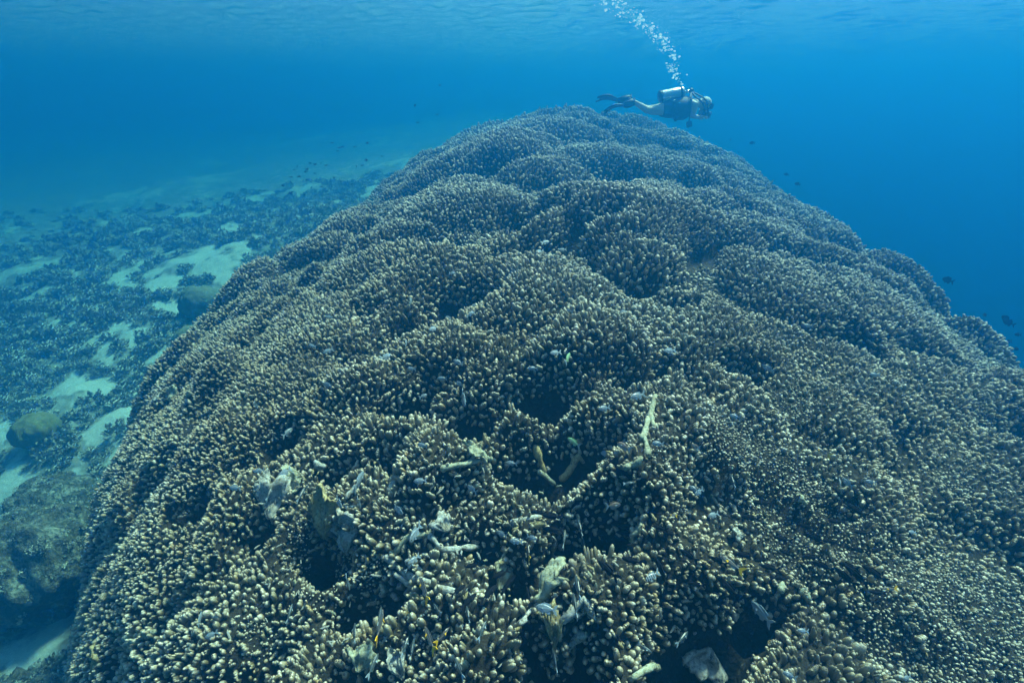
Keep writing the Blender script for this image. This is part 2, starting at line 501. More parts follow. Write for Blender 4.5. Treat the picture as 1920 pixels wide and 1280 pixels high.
# ------------------------------------------------------------------ scatter fingers
PATCH = [(1395, 830, 62), (1480, 760, 40), (1340, 850, 30), (1470, 940, 62), (1530, 960, 50), (1560, 1010, 50), (1490, 1030, 45), (1620, 975, 28), (1440, 900, 40),
         (1740, 1110, 60), (1650, 1180, 50), (1850, 1160, 80), (1790, 1230, 70), (1780, 900, 40), (1840, 800, 40),
         (600, 1110, 26), (650, 1060, 20), (560, 1020, 22), (1230, 850, 20), (1250, 740, 26), (1020, 1120, 24), (700, 1090, 22), (480, 1200, 24), (800, 1200, 24)]
rub = np.zeros_like(Hm)
for (u, v, rp) in PATCH:
    p, t = hit(u, v)
    r = rp * t / F * (1.25 if u > 1420 and v > 900 else 1)
    d2 = ((X - p.x) ** 2 + (Y - p.y) ** 2) / (r * 1.2) ** 2
    d2 = d2 * (0.5 + fbm(X * 6, Y * 6, 3, 77))
    rub = np.maximum(rub, np.clip(1.2 - d2, 0, 1))

def scatter(ncand, sp_fn, keep_fn, seed):
    """poisson-like points on the mound, 3-D spacing"""
    g = np.random.default_rng(seed)
    w = (slope * on_mound)
    w = w / (np.clip(0.6 + np.hypot(X, Y) * 0.12, 0.85, 2.2) ** 2)
    cdf = np.cumsum(w.ravel()); cdf /= cdf[-1]
    k = np.searchsorted(cdf, g.random(ncand))
    x = X.ravel()[k] + g.uniform(-.5, .5, ncand) * GS
    y = Y.ravel()[k] + g.uniform(-.5, .5, ncand) * GS
    ok = (x > GX0 + .1) & (x < GX1 - .1) & (y > GY0 + .1) & (y < GY1 - .1)
    x, y = x[ok], y[ok]
    z = bil(Hm, x, y)
    dist = np.sqrt(x * x + y * y + z * z)
    # rough view limits with a generous margin
    fw = y * cp - z * sp
    uu, vv = x, -(y * sp + z * cp)
    ok = (fw > 0.3) & (np.abs(uu) < fw * 1.30 + 0.4) & (vv < fw * 0.86 + 0.4) & (z > -7.5) & keep_fn(x, y, z)
    x, y, z, dist = x[ok], y[ok], z[ok], dist[ok]
    sp_ = sp_fn(x, y, dist)
    cell = {}
    outi = []
    xl, yl, zl, sl = x.tolist(), y.tolist(), z.tolist(), sp_.tolist()
    CS = 0.09
    for i in range(len(xl)):
        a, b, c, s = xl[i], yl[i], zl[i], sl[i]
        ci, cj, ck = int(a / CS + 1000), int(b / CS + 1000), int(c / CS + 1000)
        s2 = s * s
        bad = False
        for di in (-1, 0, 1):
            for dj in (-1, 0, 1):
                for dk in (-1, 0, 1):
                    L = cell.get((ci + di, cj + dj, ck + dk))
                    if L:
                        for (p0, p1, p2) in L:
                            if (p0 - a) ** 2 + (p1 - b) ** 2 + (p2 - c) ** 2 < s2:
                                bad = True; break
                    if bad: break
                if bad: break
            if bad: break
        if not bad:
            cell.setdefault((ci, cj, ck), []).append((a, b, c))
            outi.append(i)
    outi = np.array(outi)
    return x[outi], y[outi], z[outi], dist[outi]

def near_sp(x, y, d):
    k = 0.0275 + 0.0031 * np.clip(d - 2.2, 0, 12)
    k = k * (1 - 0.2 * np.clip((np.abs(x - 0.2) - 0.9) / 0.8, 0, 1))
    return k * (0.85 + 0.4 * fbm(x * 2.2, y * 2.2, 2, 55))
def keep_f(x, y, z):
    h = bil(hole, x, y); r = bil(rub, x, y)
    lowright = np.clip((x - 2.2) / 2, 0, 1) * np.clip((-2.6 - z) / 1.5, 0, 1)
    barren = fbm(x * 1.7, y * 1.7, 3, 91)
    g = np.random.default_rng(5).random(len(x))
    cv = bil(CV, x, y)
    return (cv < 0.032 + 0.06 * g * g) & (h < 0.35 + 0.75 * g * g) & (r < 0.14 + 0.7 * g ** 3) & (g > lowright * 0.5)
fx, fy, fz, fd = scatter(1100000, near_sp, keep_f, 1)
NF = len(fx)
nx_, ny_ = -bil(dHx, fx, fy), -bil(dHy, fx, fy)
ln = np.sqrt(nx_ ** 2 + ny_ ** 2 + 1)
N = np.stack([nx_ / ln, ny_ / ln, 1 / ln], 1)
D = N * 0.72 + np.array([0, 0, 0.42]) + rng.normal(0, 0.12, (NF, 3))
D /= np.linalg.norm(D, axis=1)[:, None]
kinds = rng.choice(len(FM), NF, p=FP)
spn = near_sp(fx, fy, fd)
rad = spn * 0.385 * rng.uniform(0.62, 1.25, NF)
lenk = np.interp(fd, [2, 4, 8], [1.1, .95, .8]) * (1 - 4.0 * np.clip(bil(CV, fx, fy), -0.03, 0.09)) * rng.uniform(0.75, 1.25, NF) * (0.75 + 0.5 * fbm(fx * 1.4, fy * 1.4, 2, 8))
spin = rng.uniform(0, 6.283, NF)
yaw = np.arctan2(D[:, 1], D[:, 0]); til = np.arccos(np.clip(D[:, 2], -1, 1))
px_ = fx - 0.0; py_ = fy; pz_ = fz - 0.012

def gn_scatter(name, pos, eul, scl, kind, sources, parent=None):
    me = bpy.data.meshes.new(name)
    me.vertices.add(len(pos)); me.vertices.foreach_set('co', pos.astype(np.float32).ravel())
    for nm, ty, arr, key in (('rot', 'FLOAT_VECTOR', eul, 'vector'), ('scl', 'FLOAT_VECTOR', scl, 'vector'), ('knd', 'INT', kind, 'value')):
        at = me.attributes.new(nm, ty, 'POINT')
        at.data.foreach_set(key, (arr.astype(np.int32) if ty == 'INT' else arr.astype(np.float32)).ravel())
    me.update()
    o = bpy.data.objects.new(name, me)
    C.objects.link(o)
    if parent: o.parent = parent
    gt = bpy.data.node_groups.new(name + '_nodes', 'GeometryNodeTree')
    gt.interface.new_socket('Geometry', in_out='INPUT', socket_type='NodeSocketGeometry')
    gt.interface.new_socket('Geometry', in_out='OUTPUT', socket_type='NodeSocketGeometry')
    N_ = gt.nodes
    gi, go = N_.new('NodeGroupInput'), N_.new('NodeGroupOutput')
    ip = N_.new('GeometryNodeInstanceOnPoints')
    jn = N_.new('GeometryNodeJoinGeometry')
    for so in sources:
        oi = N_.new('GeometryNodeObjectInfo')
        oi.transform_space = 'ORIGINAL'
        oi.inputs['Object'].default_value = so
        g2 = N_.new('GeometryNodeGeometryToInstance')
        gt.links.new(oi.outputs['Geometry'], g2.inputs[0])
        gt.links.new(g2.outputs[0], jn.inputs[0])
    gt.links.new(gi.outputs[0], ip.inputs['Points'])
    gt.links.new(jn.outputs[0], ip.inputs['Instance'])
    ip.inputs['Pick Instance'].default_value = True
    def named(nm, ty):
        nd = N_.new('GeometryNodeInputNamedAttribute'); nd.data_type = ty
        nd.inputs['Name'].default_value = nm
        return nd.outputs['Attribute']
    gt.links.new(named('knd', 'INT'), ip.inputs['Instance Index'])
    e2r = N_.new('FunctionNodeEulerToRotation')
    gt.links.new(named('rot', 'FLOAT_VECTOR'), e2r.inputs[0])
    gt.links.new(e2r.outputs[0], ip.inputs['Rotation'])
    gt.links.new(named('scl', 'FLOAT_VECTOR'), ip.inputs['Scale'])
    gt.links.new(ip.outputs[0], go.inputs[0])
    md = o.modifiers.new('scatter', 'NODES')
    md.node_group = gt
    return o
def eulers(yaw, til, spin):
    out = np.empty((len(yaw), 3))
    # R = Rz(yaw) Ry(til) Rz(spin)
    cy, sy, ct, st, cs, ss = np.cos(yaw), np.sin(yaw), np.cos(til), np.sin(til), np.cos(spin), np.sin(spin)
    r00 = cy * ct * cs - sy * ss; r10 = sy * ct * cs + cy * ss; r20 = -st * cs
    r21 = st * ss; r22 = ct
    out[:, 1] = np.arcsin(np.clip(-r20, -1, 1)); out[:, 0] = np.arctan2(r21, r22); out[:, 2] = np.arctan2(r10, r00)
    return out
EU = eulers(yaw, til, spin)
SC = np.stack([rad, rad * rng.uniform(0.85, 1.2, NF), rad * lenk], 1)
PP = np.stack([px_, py_, pz_], 1)

# the 300 fingers that show largest: in view and nearest
fw = fy * cp - fz * sp
iu = 960 + F * fx / fw; iv = 640 - F * (fy * sp + fz * cp) / fw
big = (rad * lenk) / np.maximum(fw, 0.2) * (1 + 0 * fw)
inview = (iu > 10) & (iu < 1910) & (iv > 0) & (iv < 1265) & (fw > 0.3)
order = np.argsort(-np.where(inview, rad / np.maximum(fw, .2) * np.where((kinds == 2) | (kinds == 4) | (kinds == 6), 1.25, 1), -1))
near = order[:300]
srcs = [None] * len(FM)
for i in near:
    o = bpy.data.objects.new('coral_finger', FM[kinds[i]])
    C.objects.link(o)
    o.parent = colony
    o.location = PP[i]; o.rotation_euler = EU[i]; o.scale = SC[i]
    if srcs[kinds[i]] is None: srcs[kinds[i]] = o
for k in range(len(FM)):
    if srcs[k] is None: srcs[k] = next(s for s in srcs if s)
rest = np.ones(NF, bool); rest[near] = False
tag(gn_scatter('finger_thicket', PP[rest], EU[rest], SC[rest], kinds[rest], srcs, colony), None, None, None, 'stuff')
print('fingers', NF)
# small young fingers filling the gaps between the big ones
def keep_s(x, y, z):
    g = np.random.default_rng(15).random(len(x))
    return (bil(CV, x, y) < 0.05 + 0.06 * g) & (bil(hole, x, y) < 0.35 + 0.4 * g) & (np.hypot(x, y) < 6.5)
ux, uy, uz, ud = scatter(420000, lambda x, y, d: 0.034 + 0.0035 * np.clip(d - 2, 0, 9), keep_s, 9)
NU = len(ux)
print('small', NU)
un = np.stack([-bil(dHx, ux, uy), -bil(dHy, ux, uy), np.ones(NU)], 1)
un = un / np.linalg.norm(un, axis=1)[:, None] * .7 + np.array([0, 0, .35]) + rng.normal(0, .2, (NU, 3))
us = (0.0045 + 0.001 * ud) * rng.uniform(.6, 1.25, NU)
ue = eulers(np.arctan2(un[:, 1], un[:, 0]), np.arccos(np.clip(un[:, 2] / np.linalg.norm(un, axis=1), -1, 1)), rng.uniform(0, 6.28, NU))
tag(gn_scatter('young_finger_thicket', np.stack([ux, uy, uz - .004], 1), ue, np.stack([us, us, us * rng.uniform(.6, 1.3, NU)], 1), rng.choice(len(FM), NU, p=FP), srcs, colony), None, None, None, 'stuff')
# dead rubble grains in the bare patches
def keep_r(x, y, z):
    g = np.random.default_rng(6).random(len(x))
    return (bil(rub, x, y) > 0.15 + 0.3 * g)
rx, ry, rz, rd = scatter(900000, lambda x, y, d: 0.0085 + 0.0011 * d, keep_r, 3)
NR = len(rx)
print('grains', NR)
def knob(name, seed):
    rr = random.Random(seed)
    bm = bmesh.new()
    bmesh.ops.create_icosphere(bm, subdivisions=1, radius=1)
    for v in bm.verts: v.co *= rr.uniform(0.7, 1.25)
    me = bpy.data.meshes.new(name); bm.to_mesh(me); bm.free()
    me.materials.append(MR)
    return me
gr = [link('rubble_grain', knob('rubble_grain', k), colony, None, True) for k in range(2)]
for k, o in enumerate(gr):
    o.location = (rx[k], ry[k], rz[k]); o.scale = (0.008,) * 3
s = rng.uniform(0.45, 1.25, NR) * (0.0042 + 0.0005 * rd)
tag(gn_scatter('rubble_patch', np.stack([rx, ry, rz + 0.004], 1)[2:], rng.uniform(0, 6, (NR, 3))[2:],
               np.stack([s, s * rng.uniform(.7, 1.2, NR), s * rng.uniform(.7, 1.7, NR)], 1)[2:], rng.integers(0, 2, NR)[2:], gr, colony), None, None, None, 'stuff')

# ------------------------------------------------------------------ broken plates and branches lying on the colony
camU = Vector((0, sp, cp)); camR = Vector((1, 0, 0)); camF = Vector((0, cp, -sp))
def place(u, v, lift=0.04):
    p, t = hit(u, v)
    return p + nrm(p.x, p.y) * lift, t
def fan_plate(u, v, w, h, rot, ribs, mat, label, lift=0.04, spread=42, tilt=0.9, seed=0):
    rr = random.Random(seed + u)
    p, t = place(u, v, lift)
    n = (nrm(p.x, p.y) * tilt - camF * (1 - tilt)).normalized()
    rot += 180
    up = (camU * math.cos(R(rot)) + camR * math.sin(R(rot)))
    up = (up - n * up.dot(n)).normalized()
    rt = up.cross(n)
    sx, sy = 0.88 * w * t / F, 0.88 * h * t / F
    nu, nv = 21, 13
    V, Fc = [], []
    e0 = rr.uniform(0, 6)
    edge = [1 + 0.10 * math.sin(i * 0.55 + e0) + rr.uniform(-0.09, 0.09) - 0.12 * abs(2 * i / (nu - 1) - 1) for i in range(nu)]
    ss = math.sin(R(spread))
    for side in (0, 1):
        for j in range(nv):
            r = 0.06 + 0.94 * j / (nv - 1)
            for i in range(nu):
                th = R(spread) * (2 * i / (nu - 1) - 1)
                q = r * (1 + (edge[i] - 1) * r)
                z = 0.085 * math.cos(ribs * th * 2.6 + e0) * r + 0.05 * math.sin(9 * r + e0) + 0.10 * r * r * math.cos(th * 2) + rr.uniform(-0.04, 0.04)
                if side: z -= 0.10 + 0.05 * (1 - r)
                V.append((q * math.sin(th) / ss * 0.5 * sx, (q * math.cos(th) - 0.5) * sy, z * max(sx, sy)))
    m = nu * nv
    for j in range(nv - 1):
        for i in range(nu - 1):
            a = j * nu + i
            Fc += [(a, a + 1, a + nu + 1, a + nu), (m + a, m + a + nu, m + a + nu + 1, m + a + 1)]
    loop = [i for i in range(nu)] + [j * nu + nu - 1 for j in range(1, nv)] + [(nv - 1) * nu + i for i in range(nu - 2, -1, -1)] + [j * nu for j in range(nv - 2, 0, -1)]
    for a, b in zip(loop, loop[1:] + loop[:1]): Fc.append((b, a, m + a, m + b))
    o = link('coral_plate', pymesh('coral_plate', V, Fc), None, mat)
    o.matrix_world = Matrix.Translation(p) @ Matrix((rt, up, n)).transposed().to_4x4()
    return tag(o, label, 'dead coral', 'broken plates lying on the coral mound')
def tube_mesh(name, pts, rads, segs=9, rough=0.14, rr=random, cap=True):
    V, Fc = [], []
    P = [Vector(q) for q in pts]
    for i, q in enumerate(P):
        d = (P[min(i + 1, len(P) - 1)] - P[max(i - 1, 0)]).normalized()
        a = d.cross(Vector((0, 0, 1)))
        a = a.normalized() if a.length > 1e-3 else d.cross(Vector((1, 0, 0))).normalized()
        b = d.cross(a)
        for k in range(segs):
            th = 2 * math.pi * k / segs
            r = rads[i] * (1 + rr.uniform(-rough, rough))
            V.append(q + (a * math.cos(th) + b * math.sin(th)) * r)
    for i in range(len(P) - 1):
        for k in range(segs):
            k2 = (k + 1) % segs
            Fc.append((i * segs + k, i * segs + k2, (i + 1) * segs + k2, (i + 1) * segs + k))
    if cap:
        Fc.append(tuple(range(segs - 1, -1, -1)))
        Fc.append(tuple((len(P) - 1) * segs + k for k in range(segs)))
    return V, Fc
def branch(pxs, rpx, mat, label, lift=0.024, arms=(), seed=1):
    rr = random.Random(seed + pxs[0][0])
    V, Fc = [], []
    base = None
    for line, rp in [(pxs, rpx)] + [(a, rpx * 0.85) for a in arms]:
        W = [place(u, v, lift) for (u, v) in line]
        tm = min(w[1] for w in W)
        pts = []
        for k in range(len(W) - 1):
            n = max(3, int((W[k + 1][0] - W[k][0]).length / 0.028))
            for q in range(n): pts.append(W[k][0].lerp(W[k + 1][0], q / n))
        pts.append(W[-1][0])
        pts = [q + Vector((rr.uniform(-1, 1), rr.uniform(-1, 1), rr.uniform(-1, 1))) * 0.005 for q in pts]
        rad_ = 0.7 * rp * tm / F
        rs = [rad_ * (0.7 + 0.45 * abs(math.sin(i * 0.9 + seed)) + rr.uniform(-.22, .22)) for i in range(len(pts))]
        # rounded ends
        d0 = (pts[0] - pts[1]).normalized(); d1 = (pts[-1] - pts[-2]).normalized()
        pts = [pts[0] + d0 * rad_ * 0.8] + pts + [pts[-1] + d1 * rad_ * 0.8]
        rs = [rad_ * 0.35] + rs + [rad_ * 0.4]
        if base is None: base = pts[len(pts) // 2]
        v_, f_ = tube_mesh('b', pts, rs, 9, 0.16, rr)
        o = len(V)
        V += [q - base for q in v_]; Fc += [tuple(i + o for i in f) for f in f_]
    o = link('coral_branch', pymesh('coral_branch', V, Fc), None, mat)
    o.location = base
    return tag(o, label, 'dead coral', 'broken branches lying on the coral mound')

fan_plate(522, 940, 92, 92, 185, 1, M_PALE, 'white speckled heart-shaped plate lying furthest from the big dark hole', spread=48)
fan_plate(617, 970, 72, 112, 180, 3, M_YEL, 'yellowish ribbed fan with a white pointed tip below, between two white plates', spread=34)
fan_plate(655, 992, 82, 96, 172, 2, M_PALE, 'white cracked fan plate touching the yellowish ribbed fan', spread=44)
fan_plate(828, 988, 62, 44, 150, 1, M_PALE, 'small white three-cornered plate above a curved grey branch')
fan_plate(1036, 1100, 74, 96, 176, 4, M_GRN, 'pale green slab with deep lengthwise ribs below the big dark hole', spread=36)
fan_plate(945, 1090, 46, 76, 200, 1, M_GRN, 'narrow pale green plate standing beside the ribbed green slab')
fan_plate(560, 905, 84, 40, 60, 2, M_GRN, 'yellow-green slanting slab just above the heart-shaped white plate')
fan_plate(1205, 1005, 34, 56, 170, 1, M_GRN, 'small yellow-green lump among grey fingers beside the big dark hole')
fan_plate(1310, 1255, 110, 62, 20, 4, M_PALE, 'broad white ribbed plate at the near edge of the mound by the black hollow')
fan_plate(690, 1258, 86, 50, 195, 5, M_GRN, 'pale green grooved slab at the near edge of the mound')
fan_plate(752, 1255, 54, 66, 150, 2, M_PALE, 'two-fingered white plate beside the grooved green slab')
fan_plate(1040, 1205, 44, 96, 178, 2, M_YEL, 'tall yellowish plate with a frayed lower edge at the near side')
fan_plate(500, 915, 60, 30, 110, 1, M_PALE, 'small white sliver resting on top of the heart-shaped plate')
fan_plate(330, 745, 40, 34, 160, 1, M_GRN, 'yellow-green plate tucked into the notch on the sandy flank')
fan_plate(300, 752, 34, 28, 210, 1, M_PALE, 'white plate tucked into the notch on the sandy flank')
fan_plate(196, 1245, 34, 64, 175, 1, M_YEL, 'yellow-brown leaf-shaped plate low on the flank above the sand')
fan_plate(885, 855, 70, 34, 50, 1, M_GRN, 'pale green flake with a torn edge above the curved white twig')
fan_plate(1378, 1012, 40, 26, 100, 1, M_PALE, 'small white flake below the lower rubble patch')
branch([(1231, 752), (1222, 790), (1210, 830), (1214, 856)], 8, M_GRN, 'long pale green forked branch pointing up beside the ledge hollow', arms=[[(1222, 792), (1232, 812)], [(1214, 820), (1202, 834)]])
branch([(735, 1068), (768, 1092), (812, 1100), (855, 1118)], 9, M_PALE, 'long white V-shaped branch lying across the near slope', arms=[[(738, 1072), (752, 1102), (790, 1112)], [(770, 1050), (800, 1075)]])
branch([(805, 1015), (828, 1034), (862, 1040), (905, 1026)], 8, M_PALE, 'curved grey branch shaped like a bow under a small white plate')
branch([(830, 888), (868, 904), (905, 902), (915, 892)], 7, M_GRN, 'pale curved twig with a yellow patch below the torn green flake')
branch([(735, 925), (760, 893)], 8, M_PALE, 'short white stub pointing up above the cracked fan plate')
branch([(1003, 868), (1018, 904)], 9, M_YEL, 'stout yellow stub leaning down below the ledge hollow')
branch([(1055, 902), (1085, 886), (1104, 878)], 9, M_YEL, 'knobbly yellow branch below the middle of the ledge hollow')
branch([(1010, 914), (1040, 908)], 8, M_GRN, 'pale green stub lying flat beneath the stout yellow stub')
branch([(1172, 884), (1188, 874), (1200, 882)], 10, M_GRN, 'bright pale crooked knob at the end of the ledge hollow')
branch([(965, 984), (1008, 970)], 7, M_PALE, 'upper of two grey rods beside the big dark hole')
branch([(968, 998), (1012, 986)], 7, M_YEL, 'lower yellowish one of two rods beside the big dark hole')
branch([(1058, 1162), (1090, 1158), (1118, 1166)], 9, M_PALE, 'white rod lying level below the ribbed green slab')
branch([(1045, 1225), (1085, 1208), (1100, 1188)], 11, M_PALE, 'thick white rod slanting upward below the level white rod')
branch([(1192, 1276), (1208, 1258), (1222, 1250)], 9, M_GRN, 'pale tube at the near edge of the mound among round fingers')
branch([(968, 1176), (1000, 1148), (1015, 1136)], 7, M_PALE, 'thin white rod slanting up below the narrow green plate')
branch([(250, 1204), (275, 1192), (300, 1184)], 7, M_GRN, 'grey-green twig low on the flank nearest the sand channel')
branch([(395, 975), (440, 990)], 6, M_YEL, 'thin yellowish twig on the brown lobe below the heart-shaped plate')
branch([(655, 935), (672, 920)], 8, M_PALE, 'short white knob just above the yellowish ribbed fan')
branch([(745, 1035), (770, 1020), (798, 1016)], 7, M_GRN, 'pale crooked twig leading to the curved grey branch')
branch([(595, 880), (612, 896)], 9, M_PALE, 'rounded white stub above the yellow-green slanting slab')
branch([(1490, 950), (1500, 962)], 9, M_GRN, 'pale lump sitting on the lower rubble patch')
branch([(1460, 1110), (1468, 1092)], 8, M_GRN, 'pale stub standing under the lower rubble patch')
branch([(1500, 1116), (1512, 1126)], 10, M_GRN, 'green-grey thick stub further under the lower rubble patch')

# loose broken bits between the plates
def bit(seed, mat):
    rr = random.Random(seed)
    n = rr.randint(4, 6)
    pts = [Vector((k * .5 - n * .25, rr.uniform(-.25, .25), rr.uniform(-.15, .15))) for k in range(n)]
    rs = [.12] + [rr.uniform(.2, .42) for _ in range(n - 2)] + [.14]
    v_, f_ = tube_mesh('dead_fragment', pts, rs, 6, .2, rr)
    me = pymesh('dead_fragment', v_, f_); me.materials.append(mat)
    return me
fb = random.Random(77)
FP_ = []
while len(FP_) < 420:
    u, v = fb.gauss(790, 260), fb.gauss(1040, 130)
    if not (330 < u < 1420 and 800 < v < 1278): continue
    q, t = place(u, v, .018)
    nn = nrm(q.x, q.y)
    FP_.append((q, math.atan2(nn.y, nn.x), math.acos(min(1, nn.z)), fb.uniform(0, 6.28), fb.uniform(.007, .019)))
bits = []
for k in range(4):
    o = link('dead_fragment', bit(k, (M_PALE, M_GRN, M_YEL, M_PALE)[k]), colony)
    o.location = FP_[k][0]; o.scale = (.016,) * 3; bits.append(o)
fe = eulers(np.array([q[1] for q in FP_]), np.array([q[2] for q in FP_]), np.array([q[3] for q in FP_]))
fs = np.array([q[4] for q in FP_])
tag(gn_scatter('dead_fragment_litter', np.array([list(q[0]) for q in FP_]), fe, np.stack([fs * 1.3, fs, fs], 1), np.array([k % 4 for k in range(len(FP_))]), bits, colony), None, None, None, 'stuff')

# ------------------------------------------------------------------ rocks and bushes on the sea floor
ROCKPTS = []
def rock(u, v, Yd, rx_, ry_, rz_, mat, name, label, cat, seed, amp=0.35, sink=0.3, freq=2.2, zz=None):
    p = at_y(u, v, Yd)
    z0 = zz if zz is not None else float(seabed_z(np.array([p.x]), np.array([p.y]))[0])
    bm = bmesh.new()
    bmesh.ops.create_icosphere(bm, subdivisions=5 if mat is MRK else 4, radius=1)
    for w in bm.verts:
        c = w.co
        f = 1 + amp * (2 * float(fbm(np.array([c.x * freq + seed + c.z * 1.3]), np.array([c.y * freq - c.z * 1.7 + seed]), 4, seed)[0]) - 1) \
              + 0.16 * (2 * float(fbm(np.array([c.x * 9 + c.z * 5]), np.array([c.y * 9 - c.z * 4]), 3, seed + 3)[0]) - 1)
        w.co = Vector((c.x * rx_ * f, c.y * ry_ * f, c.z * rz_ * f))
    me = bpy.data.meshes.new(name); bm.to_mesh(me); bm.free()
    o = link(name, me, None, mat)
    o.location = (p.x, p.y, z0 + rz_ * (1 - sink))
    if mat is MRK:
        for w in me.vertices:
            if w.normal.z > -0.2 and random.random() < 0.10: ROCKPTS.append((o.location + w.co, w.normal.copy()))
    return tag(o, label, cat, 'rocks and coral heads on the sea floor')
def m_rock():
    m = Mat('overgrown reef rock')
    a = m.noise(5, 5, 0.65); b = m.noise(26, 4, 0.6)
    c = m.ramp(a, [(0.32, (0.05, 0.047, 0.035)), (0.48, (0.13, 0.125, 0.09)), (0.6, (0.27, 0.27, 0.21)), (0.75, (0.4, 0.42, 0.35))])
    c = m.mix(m.ramp(b, [(0.4, 0.8), (0.6, 0.0)]), c, (0.03, 0.03, 0.022))
    m.bump(b, 0.9, 0.04)
    return m.col(c, 0.95, spec=0.05)
def m_dome(name, a_, b_):
    m = Mat(name)
    v_ = m.n('ShaderNodeTexVoronoi', Scale=24.0); m.l(m.obj(), v_.inputs['Vector'])
    n_ = m.noise(3, 3, vec=m.obj())
    c = m.mix(m.ramp(n_, [(0.35, 0.0), (0.65, 1.0)]), a_, b_)
    c = m.mix(m.ramp(v_.outputs['Distance'], [(0.15, 0.0), (0.5, 0.5)]), c, (0.06, 0.06, 0.03))
    m.bump(v_.outputs['Distance'], -0.6, 0.02)
    return m.col(c, 0.9, spec=0.05)
MRK = m_rock()
rock(40, 1005, 3.75, .72, .6, .6, MRK, 'reef_boulder', 'big overgrown boulder overhanging the turquoise sand beside the mound', 'rock', 3, .4, .15)
rock(80, 930, 4.5, .5, .5, .4, MRK, 'reef_boulder', 'smaller lumpy boulder behind the big overhanging one', 'rock', 8)
rock(88, 842, 6.0, .3, .3, .24, m_dome('olive coral head', (0.2, 0.2, 0.08), (0.28, 0.27, 0.13)), 'dome_coral', 'rounded olive coral head above the lumpy boulder', 'coral', 5, .12)
rock(362, 632, 7.9, .34, .3, .28, m_dome('pale coral head', (0.2, 0.22, 0.13), (0.33, 0.34, 0.24)), 'dome_coral', 'pale rounded coral head touching the flank of the mound', 'coral', 9, .12)
rock(380, 575, 9.2, .4, .36, .34, m_dome('grey green coral head', (0.16, 0.18, 0.11), (0.26, 0.28, 0.2)), 'dome_coral', 'pale green coral head behind the rounded one by the flank', 'coral', 12, .2)
rock(-10, 1270, 2.4, .5, .4, .35, MRK, 'reef_boulder', 'dark rock at the corner below the sand channel', 'rock', 17, .4, .4)
rock(180, 1065, 3.6, .22, .2, .2, MRK, 'reef_boulder', 'small rock wedged between the boulder and the mound', 'rock', 21, .4, .2)

rg = np.random.default_rng(41)
nb = 24000
bx = rg.uniform(-19, -1.0, nb); by = rg.uniform(0.5, 19.5, nb)
bz = seabed_z(bx, by)
ins = (bx > GX0) & (by > GY0) & (by < GY1)
mz = np.where(ins, bil(Hm, np.clip(bx, GX0, GX1), np.clip(by, GY0, GY1)), -99)
def mound_near(x, y, d):
    r_ = np.zeros(len(x), bool)
    for a in np.linspace(0, 6.28, 9)[:-1]:
        xx, yy = x + d * np.cos(a), y + d * np.sin(a)
        ok = (xx > GX0) & (yy > GY0) & (yy < GY1 - .1)
        r_ |= ok & (bil(Hm, np.clip(xx, GX0, GX1), np.clip(yy, GY0, GY1 - .1)) > seabed_z(xx, yy))
    return r_
patchn = fbm(bx * 0.42 + 7, by * 0.42 * 1.2 + 2, 4, 61)
nearm = mound_near(bx, by, 0.55) & (by < 7)
ok = (mz < bz - 0.05) & (sand_cover(bx, by) < 0.25 + 0.4 * rg.random(nb)) & (patchn > 0.3) & (rg.random(nb) < np.clip(1.5 - np.hypot(bx, by) / 15, 0.04, 0.75))
bx, by, bz = bx[ok], by[ok], bz[ok]
nb = len(bx)
def bush_mesh(seed):
    rr = random.Random(seed)
    V, Fc = [], []
    for k in range(46):
        th = rr.uniform(0, 6.283); el = math.asin(rr.uniform(0.05, 1)); r0 = rr.uniform(0.45, 1.0)
        c = Vector((math.cos(th) * math.cos(el) * r0, math.sin(th) * math.cos(el) * r0, math.sin(el) * r0 * 0.8))
        d = (c + Vector((0, 0, 0.3))).normalized()
        a = d.orthogonal().normalized(); b = d.cross(a)
        a, b = a * math.cos(th) + b * math.sin(th), b * math.cos(th) - a * math.sin(th)
        w = rr.uniform(0.10, 0.2); L = rr.uniform(0.2, 0.4)
        o = len(V)
        V += [c - a * w, c + a * w, c + d * L + a * w * 0.5 + b * w * .4, c + d * L - a * w * 0.5 - b * w * .4, c + b * w * 1.2 + d * L * .4]
        Fc += [(o, o + 1, o + 2, o + 3), (o, o + 1, o + 4), (o + 3, o + 2, o + 4)]
    me = pymesh('soft_coral', V, Fc)
    me.materials.append(MBU)
    return me
# two soft coral tufts one can tell apart supply the shapes for the mass
bs = []
for k, (u, v, Yd, sz, lab) in enumerate([(150, 1010, 4.0, .2, 'feathery grey tuft between the big boulder and the mound'), (215, 790, 5.9, .2, 'feathery grey tuft at the edge of the bright sand strip'), (300, 650, 7.4, .26, 'dark feathery tuft beside the upper sand strip')]):
    p = at_y(u, v, Yd)
    o = link('soft_coral', bush_mesh(k), None, MBU)
    o.location = (p.x, p.y, float(seabed_z(np.array([p.x]), np.array([p.y]))[0])); o.scale = (sz,) * 3
    tag(o, lab, 'soft coral', 'soft coral tufts on the sea floor'); bs.append(o)
ss = rg.uniform(0.05, 0.16, nb) * (1 + 0.03 * by)
RP = np.array([list(a) for a, b in ROCKPTS]); RN = np.array([list(b) for a, b in ROCKPTS])
bx = np.concatenate([bx, RP[:, 0]]); by = np.concatenate([by, RP[:, 1]]); bz = np.concatenate([bz, RP[:, 2]])
brx = np.concatenate([rg.normal(0, .2, nb), -RN[:, 1]]); bry = np.concatenate([rg.normal(0, .2, nb), RN[:, 0]])
ss = np.concatenate([ss, rg.uniform(.02, .07, len(RP))]); nb = len(ss)
